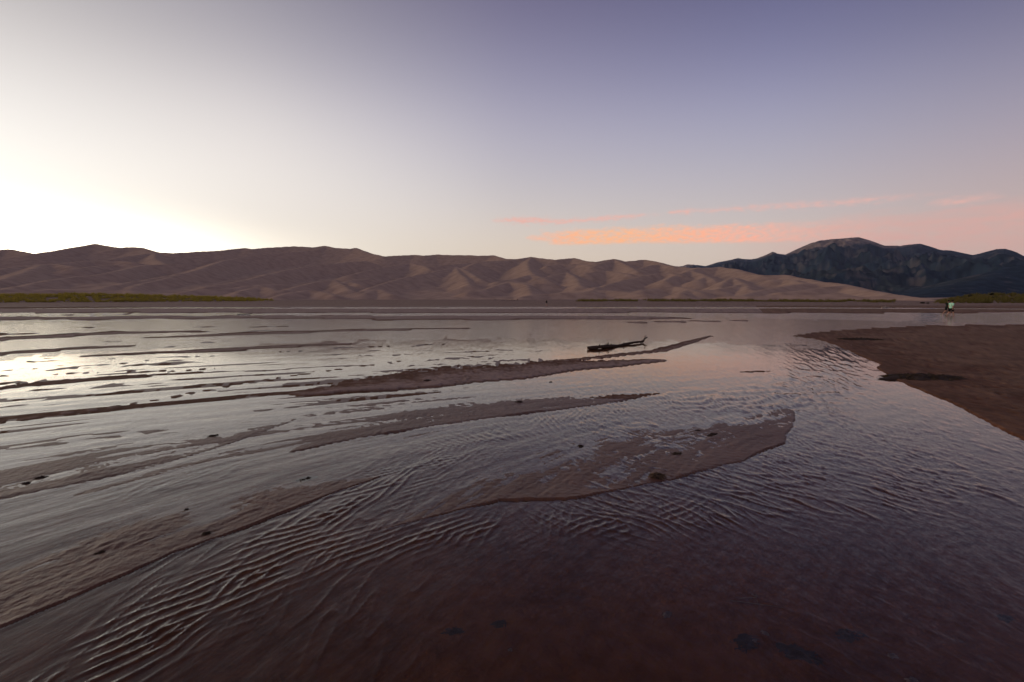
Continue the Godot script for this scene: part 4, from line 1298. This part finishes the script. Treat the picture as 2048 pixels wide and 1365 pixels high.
func build_debris() -> void:
	var rng := RandomNumberGenerator.new()
	rng.seed = 77
	var dark := mat(Color(0.050, 0.034, 0.025), 0.9, 0.25)
	var brown := mat(Color(0.075, 0.055, 0.035), 0.9, 0.2)
	var straw := mat(Color(0.15, 0.10, 0.06), 0.9, 0.2)
	var grey := mat(Color(0.16, 0.115, 0.095), 0.9, 0.2)
	# where, radius, height, how stretched, turn, twigs, their length, name, label, category, lump material, twig material
	for s in [
		[Vector3(8.81, 0, -9.62), 0.42, 0.06, 1.9, 0.10, 320, 0.16, "debris_mat", "large dark mat of washed up debris on the right sand plain", dark, brown],
		[Vector3(14.63, 0, -19.01), 0.38, 0.05, 2.2, -0.2, 140, 0.18, "debris_mat", "smaller flat dark debris mat near the tip of the sand plain", dark, brown],
		[Vector3(1.36, 0, -4.12), 0.05, 0.022, 1.2, 0.3, 90, 0.11, "grass_clump", "ball of dry grass lodged on the edge of the middle sandbar", dark, straw],
		[Vector3(0.78, 0, -5.05), 0.036, 0.024, 1.1, 0.5, 14, 0.035, "debris_lump", "small dark clod alone on the wet middle sandbar", dark, dark],
		[Vector3(2.48, 0, -5.48), 0.045, 0.010, 1.8, 0.6, 26, 0.07, "debris_patch", "flat dark scrap of weed on the dry top of the middle sandbar", dark, dark],
		[Vector3(2.37, 0, -5.67), 0.028, 0.007, 1.6, 0.2, 12, 0.06, "debris_patch", "thin dark scraps beside the weed on the middle sandbar", dark, dark],
		[Vector3(1.78, 0, -4.77), 0.035, 0.008, 1.7, 0.4, 20, 0.07, "debris_patch", "dark scraps in the hollow near the grass ball", dark, brown],
		[Vector3(0.11, 0, -7.27), 0.045, 0.02, 1.4, 0.0, 10, 0.06, "debris_lump", "dark clod on the long sandbar above the middle one", dark, dark],
		[Vector3(0.79, 0, -9.14), 0.035, 0.02, 1.2, 0.0, 8, 0.06, "debris_lump", "tiny clod in the water right of the far sandbar", dark, dark],
		[Vector3(-1.73, 0, -9.2), 0.05, 0.02, 1.6, 0.0, 14, 0.08, "debris_lump", "dark clod on the near edge of the far sandbar", dark, dark],
		[Vector3(-3.66, 0, -5.44), 0.038, 0.014, 1.6, 0.5, 24, 0.08, "debris_lump", "clod of weed on the upper left streaked bar", dark, brown],
		[Vector3(-4.41, 0, -4.12), 0.035, 0.018, 1.5, 0.5, 10, 0.04, "debris_lump", "dark pellet at the left end of the upper left bar", dark, dark],
		[Vector3(-4.4, 0, -3.99), 0.028, 0.014, 1.2, 0.1, 8, 0.03, "debris_lump", "smaller dark pellet at the very left of the upper left bar", dark, dark],
		[Vector3(-1.92, 0, -4.11), 0.07, 0.02, 1.5, 0.7, 34, 0.07, "debris_lump", "broken crumbs of crust near the tip of the lower left bar", brown, dark],
		[Vector3(-2.17, 0, -3.09), 0.018, 0.010, 1.5, 0.6, 18, 0.05, "debris_lump", "dark clod on the edge of the lower left bar", dark, brown],
		[Vector3(-2.58, 0, -3.47), 0.013, 0.008, 1.4, 0.4, 8, 0.03, "debris_lump", "small dark clod in the middle of the lower left bar", dark, brown],
		[Vector3(-2.7, 0, -2.85), 0.016, 0.008, 1.7, 0.5, 12, 0.04, "debris_lump", "flat dark crumbs at the left of the lower left bar", dark, brown],
		[Vector3(0.83, 0, -2.3), 0.020, 0.018, 1.6, 0.8, 5, 0.03, "stone_chip", "pale knobbly root bit under water at bottom centre right", grey, straw],
		[Vector3(1.28, 0, -2.16), 0.014, 0.014, 1.6, -0.6, 3, 0.02, "stone_chip", "pale pebble pair under water right of the root bit", grey, straw],
		[Vector3(-0.01, 0, -2.05), 0.010, 0.010, 1.2, 0.0, 2, 0.02, "stone_chip", "pale speck of gravel under water at bottom centre", grey, grey],
		[Vector3(1.2, 0, -2.11), 0.010, 0.010, 1.2, 0.3, 2, 0.02, "stone_chip", "small pale pebble left of the pebble pair", grey, grey],
		[Vector3(1.8, 0, -2.01), 0.016, 0.012, 1.8, 0.4, 3, 0.03, "stone_chip", "reddish gravel chip under water at lower right", grey, straw],
		[Vector3(1.77, 0, -1.87), 0.020, 0.016, 1.5, 0.2, 2, 0.03, "stone_chip", "pale pebble cut by the lower right picture edge", grey, grey],
		[Vector3(1.37, 0, -2.02), 0.05, 0.006, 1.9, -0.5, 40, 0.07, "leaf_litter", "dark tangle of rotting leaves on the bed at lower right", dark, dark],
		[Vector3(1.15, 0, -2.1), 0.05, 0.005, 1.7, 0.5, 30, 0.07, "leaf_litter", "dark scraps of leaf under water left of the tangle", dark, dark],
		[Vector3(1.69, 0, -2.14), 0.04, 0.005, 2.0, 0.2, 22, 0.06, "leaf_litter", "thin dark litter under water right of the tangle", dark, dark],
		[Vector3(-0.06, 0, -2.23), 0.03, 0.005, 1.8, 0.2, 14, 0.05, "leaf_litter", "dark leaf scraps on the bed at bottom centre", dark, dark],
		[Vector3(-0.3, 0, -2.17), 0.025, 0.004, 2.2, 0.1, 8, 0.06, "leaf_litter", "thin dark leaf left of the bottom centre scraps", dark, dark],
		[Vector3(2.61, 0, -2.26), 0.03, 0.005, 1.6, 0.3, 12, 0.05, "leaf_litter", "dark leaf scrap near the right picture edge", dark, dark],
	]:
		var p: Vector3 = s[0]
		p.y = bed(p.x, p.z).x
		var o := thing(s[7], s[8], "debris", p, s[4])
		part("clod" if not "stone" in s[7] else "chip", mound(s[1], s[2], int(p.x * 50.0), s[3]), s[9], o)
		var t := part("twigs", twigs(s[5], s[1], s[6], 0.0022 + s[1] * 0.012, s[2] * 1.2, rng, s[3]), s[10], o)
		t.set_meta("kind", "stuff")
	# bare twigs lying on the bed
	for s in [[Vector3(1.22, 0, -2.41), Vector3(1.36, 0, -2.38), Vector3(1.49, 0, -2.34), "thin pale twig with knots lying under water"], [Vector3(1.37, 0, -2.46), Vector3(1.38, 0, -2.43), Vector3(1.28, 0, -2.42), "short forked pale twig above the knotted one"]]:
		var p: Vector3 = s[0]
		p.y = bed(p.x, p.z).x + 0.006
		var q: Vector3 = s[1] - Vector3(p.x, 0, p.z)
		var r: Vector3 = s[2] - Vector3(p.x, 0, p.z)
		var o := thing("twig", s[3], "twig", p)
		part("stem", tube([Vector3.ZERO, q * 0.5 + Vector3(0, 0.004, 0.004), q, (q + r) * 0.5 + Vector3(0, 0.003, -0.003), r], [0.003, 0.0025, 0.004, 0.002, 0.0035], 6, 0.5), straw, o)
		part("side_shoot", tube([q, q + Vector3(0.012, 0.012, -0.03)], [0.0025, 0.0012], 5), straw, o)


# ------------------------------------------------------------------ people

func figure(bones: Array, cell: float, blend: float, cuts: Array = []) -> ArrayMesh:
	# a skin round the bones: smooth union of tapered capsules, meshed with surface nets. Bone: [a, b, radius a, radius b]; cut: [point, normal] removes what lies beyond
	var lo := Vector3.ONE * 1e9
	var hi := -lo
	for b in bones:
		var r := Vector3.ONE * (maxf(b[2], b[3]) + cell * 2.5)
		lo = lo.min((b[0] as Vector3) - r).min((b[1] as Vector3) - r)
		hi = hi.max((b[0] as Vector3) + r).max((b[1] as Vector3) + r)
	var n := Vector3i(((hi - lo) / cell).ceil()) + Vector3i.ONE
	var f := PackedFloat32Array()
	f.resize(n.x * n.y * n.z)
	f.fill(1.0)
	for b in bones:
		var a: Vector3 = b[0]
		var ab: Vector3 = b[1] - a
		var l2 := maxf(ab.length_squared(), 1e-9)
		var reach := Vector3.ONE * (maxf(b[2], b[3]) + blend + cell * 2.0)
		var i0 := Vector3i(((a.min(b[1]) - reach - lo) / cell).floor()).clamp(Vector3i.ZERO, n - Vector3i.ONE)
		var i1 := Vector3i(((a.max(b[1]) + reach - lo) / cell).ceil()).clamp(Vector3i.ZERO, n - Vector3i.ONE)
		for i in range(i0.x, i1.x + 1):
			for j in range(i0.y, i1.y + 1):
				for k in range(i0.z, i1.z + 1):
					var p := lo + Vector3(i, j, k) * cell - a
					var u := clampf(p.dot(ab) / l2, 0.0, 1.0)
					var d: float = (p - ab * u).length() - lerpf(b[2], b[3], u)
					var q := (i * n.y + j) * n.z + k
					var e := maxf(blend - absf(f[q] - d), 0.0) / blend
					f[q] = minf(f[q], d) - e * e * blend * 0.25
	for c in cuts:
		for i in n.x:
			for j in n.y:
				for k in n.z:
					var q := (i * n.y + j) * n.z + k
					if f[q] < cell * 3.0:
						f[q] = maxf(f[q], (lo + Vector3(i, j, k) * cell - (c[0] as Vector3)).dot(c[1]))
	var id := {}
	var st := SurfaceTool.new()
	st.begin(Mesh.PRIMITIVE_TRIANGLES)
	var count := 0
	var s := n.y * n.z
	var corner := [0, 1, n.z, n.z + 1, s, s + 1, s + n.z, s + n.z + 1]
	for i in n.x - 1:
		for j in n.y - 1:
			for k in n.z - 1:
				var q := (i * n.y + j) * n.z + k
				var inside := 0
				for c in 8:
					if f[q + corner[c]] < 0.0:
						inside += 1
				if inside == 0 or inside == 8:
					continue
				var sum := Vector3.ZERO
				var crossed := 0
				for e in [[0, 1], [2, 3], [4, 5], [6, 7], [0, 2], [1, 3], [4, 6], [5, 7], [0, 4], [1, 5], [2, 6], [3, 7]]:
					var va := f[q + corner[e[0]]]
					var vb := f[q + corner[e[1]]]
					if (va < 0.0) == (vb < 0.0):
						continue
					var pa := Vector3(e[0] >> 2, (e[0] >> 1) & 1, e[0] & 1)
					var pb := Vector3(e[1] >> 2, (e[1] >> 1) & 1, e[1] & 1)
					sum += pa.lerp(pb, va / (va - vb))
					crossed += 1
				id[q] = count
				count += 1
				st.set_smooth_group(0)
				st.add_vertex(lo + (Vector3(i, j, k) + sum / crossed) * cell)
	for i in range(1, n.x - 1):
		for j in range(1, n.y - 1):
			for k in range(1, n.z - 1):
				var q := (i * n.y + j) * n.z + k
				var here := f[q] < 0.0
				for axis in 3:
					var step: int = [s, n.z, 1][axis]
					if here == (f[q + step] < 0.0):
						continue
					var b: int = [n.z, 1, s][axis]
					var c: int = [1, s, n.z][axis]
					var quad := [q, q - b, q - b - c, q - c]
					if here:
						quad = [q, q - c, q - b - c, q - b]
					for v in [quad[0], quad[1], quad[2], quad[0], quad[2], quad[3]]:
						st.add_index(id[v])
	st.generate_normals()
	return st.commit()


func mirrored(p: Vector3) -> Vector3:
	return Vector3(p.x, p.y, -p.z)


func hand(wrist: Vector3, dir: Vector3, side: float) -> Array:
	# palm, four unequal fingers with a bend, a thumb from the side of the palm
	var fwd := Vector3(0.3, 0.0, 0.0)
	var across := dir.cross(Vector3(0, 0, 1)).normalized()
	var palm := wrist + dir * 0.085
	var out := [[wrist, palm, 0.024, 0.028], [wrist + across * 0.015, palm + across * 0.02, 0.018, 0.018]]
	var k := 0
	for l in [0.062, 0.075, 0.07, 0.055]:
		var root: Vector3 = palm + across * (0.030 - 0.020 * k)
		var knuckle: Vector3 = root + dir * l * 0.55
		out.append([root, knuckle, 0.0095, 0.009])
		out.append([knuckle, knuckle + (dir + Vector3(0, 0, -side * 0.6)).normalized() * l * 0.5, 0.009, 0.008])
		k += 1
	var t: Vector3 = wrist + dir * 0.035 + across * 0.03
	out.append([t, t + (dir + across * 0.9).normalized() * 0.05, 0.011, 0.009])
	return out


func leg(hip: Vector3, knee: Vector3, ankle: Vector3, toe: Vector3) -> Array:
	return [[hip, knee, 0.085, 0.055], [knee, knee.lerp(ankle, 0.35), 0.054, 0.056], [knee.lerp(ankle, 0.35), ankle, 0.055, 0.037], [ankle, ankle + Vector3(0, -0.05, 0), 0.038, 0.036], [ankle + Vector3(0, -0.05, 0), toe, 0.036, 0.028]]


func walker_parts(root: Node3D, stride: float, cell: float, skin: Material, shirt: Material, shorts: Material, hair: Material, look_down: float) -> void:
	# walking towards +x
	var hip := Vector3(0, 0.93, 0)
	var chest := Vector3(0.04, 1.27, 0)
	var neck := Vector3(0.07, 1.46, 0)
	var head := Vector3(0.10 + look_down * 0.05, 1.60, 0)
	var torso := [[hip, Vector3(0.01, 1.08, 0), 0.125, 0.115], [Vector3(0.01, 1.08, 0), chest, 0.115, 0.13], [hip + Vector3(0, 0, 0.07), hip + Vector3(0, 0, -0.07), 0.11, 0.11], [chest + Vector3(0, 0.10, 0.15), chest + Vector3(0, 0.10, -0.15), 0.068, 0.068]]
	var head_bones := [[chest + Vector3(0.01, 0.12, 0), neck + Vector3(0.02, 0.07, 0), 0.06, 0.052], [head, head + Vector3(-0.01, 0.075, 0), 0.078, 0.092], [head + Vector3(0.03, -0.035, 0), head + Vector3(0.055, -0.055, 0), 0.055, 0.035],
		[head + Vector3(0.085, 0.02, 0), head + Vector3(0.105 + 0.01 * look_down, -0.01, 0), 0.012, 0.016], [head + Vector3(0.0, 0.0, 0.082), head + Vector3(0.0, 0.035, 0.085), 0.016, 0.018], [head + Vector3(0.0, 0.0, -0.082), head + Vector3(0.0, 0.035, -0.085), 0.016, 0.018],
		[head + Vector3(0.085, -0.045, 0.02), head + Vector3(0.085, -0.045, -0.02), 0.014, 0.014], [head + Vector3(0.075, 0.035, 0.03), head + Vector3(0.075, 0.035, -0.03), 0.022, 0.022]]
	var ls := chest + Vector3(0, 0.09, 0.20)
	var le := ls + Vector3(-0.10 * stride, -0.28, 0.04)
	var lw := le + Vector3(0.02 * stride, -0.24, 0.0)
	var rs := mirrored(ls)
	var re := rs + Vector3(0.08 * stride, -0.28, -0.03)
	var rw := re + Vector3(0.14, -0.19, 0.02)
	var arms := [[ls, le, 0.05, 0.042], [le, lw, 0.042, 0.029], [rs, re, 0.05, 0.042], [re, rw, 0.042, 0.029]]
	var front := [Vector3(0.02, 0.90, 0.09), Vector3(0.20 * stride, 0.50, 0.09), Vector3(0.30 * stride, 0.09, 0.09), Vector3(0.46 * stride, 0.045, 0.10)]
	var rear := [Vector3(-0.02, 0.90, -0.09), Vector3(-0.05 * stride, 0.49, -0.09), Vector3(-0.32 * stride, 0.12, -0.09), Vector3(-0.19 * stride, 0.03, -0.10)]
	var legs := leg(front[0], front[1], front[2], front[3]) + leg(rear[0], rear[1], rear[2], rear[3])
	var all := torso + head_bones + arms + legs + hand(lw, (lw - le).normalized(), 1.0) + hand(rw, (rw - re).normalized(), -1.0)
	part("body", figure(all, cell, 0.02), skin, root)
	var grow := func(list: Array, by: float) -> Array:
		return list.map(func(b): return [b[0], b[1], b[2] + by, b[3] + by])
	part("shirt", figure(grow.call(torso + [[ls, ls.lerp(le, 0.62), 0.055, 0.055], [rs, rs.lerp(re, 0.62), 0.055, 0.055]], 0.016), cell, 0.03, [[Vector3(0, 0.86, 0), Vector3(0, -1, 0)], [neck + Vector3(0, 0.0, 0), Vector3(0, 1, 0)]]), shirt, root)
	part("shorts", figure(grow.call([torso[2], [hip, hip + Vector3(0, 0.06, 0), 0.12, 0.11], [front[0], front[0].lerp(front[1], 0.8), 0.09, 0.085], [rear[0], rear[0].lerp(rear[1], 0.8), 0.09, 0.085]], 0.012), cell, 0.03), shorts, root)
	part("hair", figure([[head + Vector3(-0.02, 0.06, 0), head + Vector3(-0.005, 0.095, 0), 0.098, 0.088], [head + Vector3(-0.04, 0.02, 0), head + Vector3(-0.045, 0.06, 0), 0.075, 0.085], [head + Vector3(0.05, 0.11, 0.03), head + Vector3(0.05, 0.11, -0.03), 0.04, 0.04]], cell, 0.02), hair, root)


func build_people() -> void:
	var skin := mat(Color(0.42, 0.24, 0.16), 0.7, 0.3)
	var mint := mat(Color(0.42, 0.78, 0.60), 0.95, 0.2)
	var black := mat(Color(0.012, 0.013, 0.014), 0.9, 0.2)
	var olive := mat(Color(0.022, 0.028, 0.022), 0.95, 0.2)
	var brown := mat(Color(0.028, 0.014, 0.009), 0.8, 0.3)
	var tan_cloth := mat(Color(0.45, 0.38, 0.33), 0.95, 0.2)
	var a := Vector3(47.63, 0, -49.47)
	var o := thing("person", "person in mint T-shirt and black shorts wading to the right", "person", Vector3(a.x, -0.02, a.z), 0.10)
	walker_parts(o, 0.95, 0.016, skin, mint, black, brown, 1.0)
	var b := Vector3(53.37, 0, -55.9)
	o = thing("person", "person in dark top half hidden behind the mint T-shirt", "person", Vector3(b.x, -0.02, b.z), 0.10)
	walker_parts(o, 1.35, 0.018, skin, olive, black, brown, 0.6)
	# what one of them carries
	o = thing("sandals", "pair of dark sandals carried in the hand of a wader", "sandals", Vector3(a.x + 0.50, 0.86, a.z - 0.45), 0.1)
	for s in [-1, 1]:
		var shoe := part("sandal", tube([Vector3(-0.13, 0.03, 0.035 * s), Vector3(-0.05, 0.05, 0.035 * s), Vector3(0.06, 0.0, 0.04 * s), Vector3(0.14, -0.05, 0.04 * s)], [0.03, 0.04, 0.045, 0.03], 8), black, o)
		part("strap", tube([Vector3(-0.02, 0.08, 0.0), Vector3(0.02, 0.09, 0.035 * s), Vector3(0.05, 0.03, 0.08 * s)], [0.012, 0.012, 0.012], 5), black, shoe)
	# the lone walker on the far beach, with a pack
	var c := Vector3(9.94, 0, -131.44)
	c.y = bed(c.x, c.z).x
	o = thing("person", "lone person with dark backpack walking on the far beach", "person", c, PI * 0.42)
	walker_parts(o, 0.7, 0.03, skin, black, tan_cloth, brown, 0.0)
	var pack := thing("backpack", "black backpack worn by the lone walker on the far beach", "backpack", c + Vector3(0, 0, 0.0), PI * 0.42)
	part("bag", figure([[Vector3(-0.20, 1.02, 0.0), Vector3(-0.20, 1.40, 0.0), 0.15, 0.14], [Vector3(-0.18, 1.05, 0.10), Vector3(-0.18, 1.32, 0.10), 0.10, 0.10], [Vector3(-0.18, 1.05, -0.10), Vector3(-0.18, 1.32, -0.10), 0.10, 0.10]], 0.03, 0.04), black, pack)
	part("strap", tube([Vector3(-0.12, 1.42, 0.12), Vector3(0.05, 1.46, 0.13), Vector3(0.18, 1.3, 0.13), Vector3(0.08, 1.08, 0.15), Vector3(-0.1, 1.02, 0.15)], [0.02, 0.02, 0.02, 0.02, 0.02], 5), black, pack)
	part("strap", tube([Vector3(-0.12, 1.42, -0.12), Vector3(0.05, 1.46, -0.13), Vector3(0.18, 1.3, -0.13), Vector3(0.08, 1.08, -0.15), Vector3(-0.1, 1.02, -0.15)], [0.02, 0.02, 0.02, 0.02, 0.02], 5), black, pack)
	# the party at the foot of the dunes: one body each, sitting or standing
	var sit := figure([[Vector3(0, 0.13, 0), Vector3(0.05, 0.42, 0), 0.14, 0.13], [Vector3(0.05, 0.42, 0.13), Vector3(0.05, 0.42, -0.13), 0.08, 0.08], [Vector3(0.06, 0.5, 0), Vector3(0.09, 0.62, 0), 0.055, 0.05], [Vector3(0.10, 0.70, 0), Vector3(0.10, 0.76, 0), 0.095, 0.1],
		[Vector3(0.02, 0.12, 0.10), Vector3(0.40, 0.36, 0.12), 0.09, 0.065], [Vector3(0.40, 0.36, 0.12), Vector3(0.62, 0.06, 0.12), 0.06, 0.045], [Vector3(0.62, 0.06, 0.12), Vector3(0.75, 0.05, 0.12), 0.04, 0.035], [Vector3(0.02, 0.12, -0.10), Vector3(0.40, 0.36, -0.12), 0.09, 0.065], [Vector3(0.40, 0.36, -0.12), Vector3(0.62, 0.06, -0.12), 0.06, 0.045], [Vector3(0.62, 0.06, -0.12), Vector3(0.75, 0.05, -0.12), 0.04, 0.035],
		[Vector3(0.05, 0.42, 0.19), Vector3(0.22, 0.22, 0.22), 0.05, 0.042], [Vector3(0.22, 0.22, 0.22), Vector3(0.42, 0.34, 0.16), 0.04, 0.03], [Vector3(0.05, 0.42, -0.19), Vector3(0.22, 0.22, -0.22), 0.05, 0.042], [Vector3(0.22, 0.22, -0.22), Vector3(0.42, 0.34, -0.16), 0.04, 0.03]], 0.04, 0.05)
	var stand := figure([[Vector3(0, 0.93, 0), Vector3(0.02, 1.28, 0), 0.13, 0.14], [Vector3(0.02, 1.38, 0.15), Vector3(0.02, 1.38, -0.15), 0.07, 0.07], [Vector3(0.02, 1.4, 0), Vector3(0.05, 1.52, 0), 0.06, 0.055], [Vector3(0.06, 1.6, 0), Vector3(0.05, 1.67, 0), 0.09, 0.1],
		[Vector3(0, 0.9, 0.09), Vector3(0.03, 0.5, 0.1), 0.09, 0.06], [Vector3(0.03, 0.5, 0.1), Vector3(0.0, 0.08, 0.1), 0.06, 0.042], [Vector3(0.0, 0.05, 0.1), Vector3(0.16, 0.04, 0.1), 0.04, 0.032], [Vector3(0, 0.9, -0.09), Vector3(0.0, 0.5, -0.1), 0.09, 0.06], [Vector3(0.0, 0.5, -0.1), Vector3(-0.06, 0.08, -0.1), 0.06, 0.042], [Vector3(-0.06, 0.05, -0.1), Vector3(0.1, 0.04, -0.1), 0.04, 0.032],
		[Vector3(0.02, 1.36, 0.2), Vector3(-0.02, 1.08, 0.24), 0.052, 0.045], [Vector3(-0.02, 1.08, 0.24), Vector3(0.08, 0.84, 0.24), 0.042, 0.032], [Vector3(0.02, 1.36, -0.2), Vector3(0.0, 1.08, -0.24), 0.052, 0.045], [Vector3(0.0, 1.08, -0.24), Vector3(0.1, 0.86, -0.22), 0.042, 0.032]], 0.04, 0.05)
	var far_cloth := mat(Color(0.035, 0.024, 0.022), 0.95, 0.2)
	var g := "party of people at the foot of the dunes"
	# pixel bearing in degrees, distance, pose, turn, size, label
	for s in [
		[0.30, 332.0, 1, 0.4, 1.0, "rightmost of the five dark figures seated in a row"], [-0.25, 334.0, 1, 1.9, 1.0, "second from right of the five dark seated figures"], [-0.62, 331.0, 1, 0.1, 1.0, "middle one of the five dark figures seated in a row"], [-0.95, 333.0, 1, 2.6, 0.9, "second from left of the five dark seated figures"],
		[-1.25, 332.0, 1, 1.2, 0.9, "leftmost of the five dark figures seated in a row"], [-0.05, 333.0, 0, 0.3, 0.95, "left one of the dark pair standing beside the seated row"], [0.12, 332.0, 0, 2.9, 1.05, "right one of the dark pair standing beside the seated row"],
		[0.66, 331.0, 0, 1.4, 1.0, "figure standing alone just right of the seated row"], [-2.25, 352.0, 0, 0.3, 1.0, "taller of the two figures standing left of the party"], [-2.02, 352.0, 0, 1.7, 0.85, "shorter of the two figures standing left of the party"],
	]:
		var az := deg_to_rad(s[0])
		var x: float = s[1] * sin(az)
		var z: float = -s[1] * cos(az)
		o = thing("person", s[5], "person", Vector3(x, beach(x, z), z), s[3], g)
		o.scale = Vector3.ONE * s[4]
		part("body", sit if s[2] else stand, far_cloth, o)
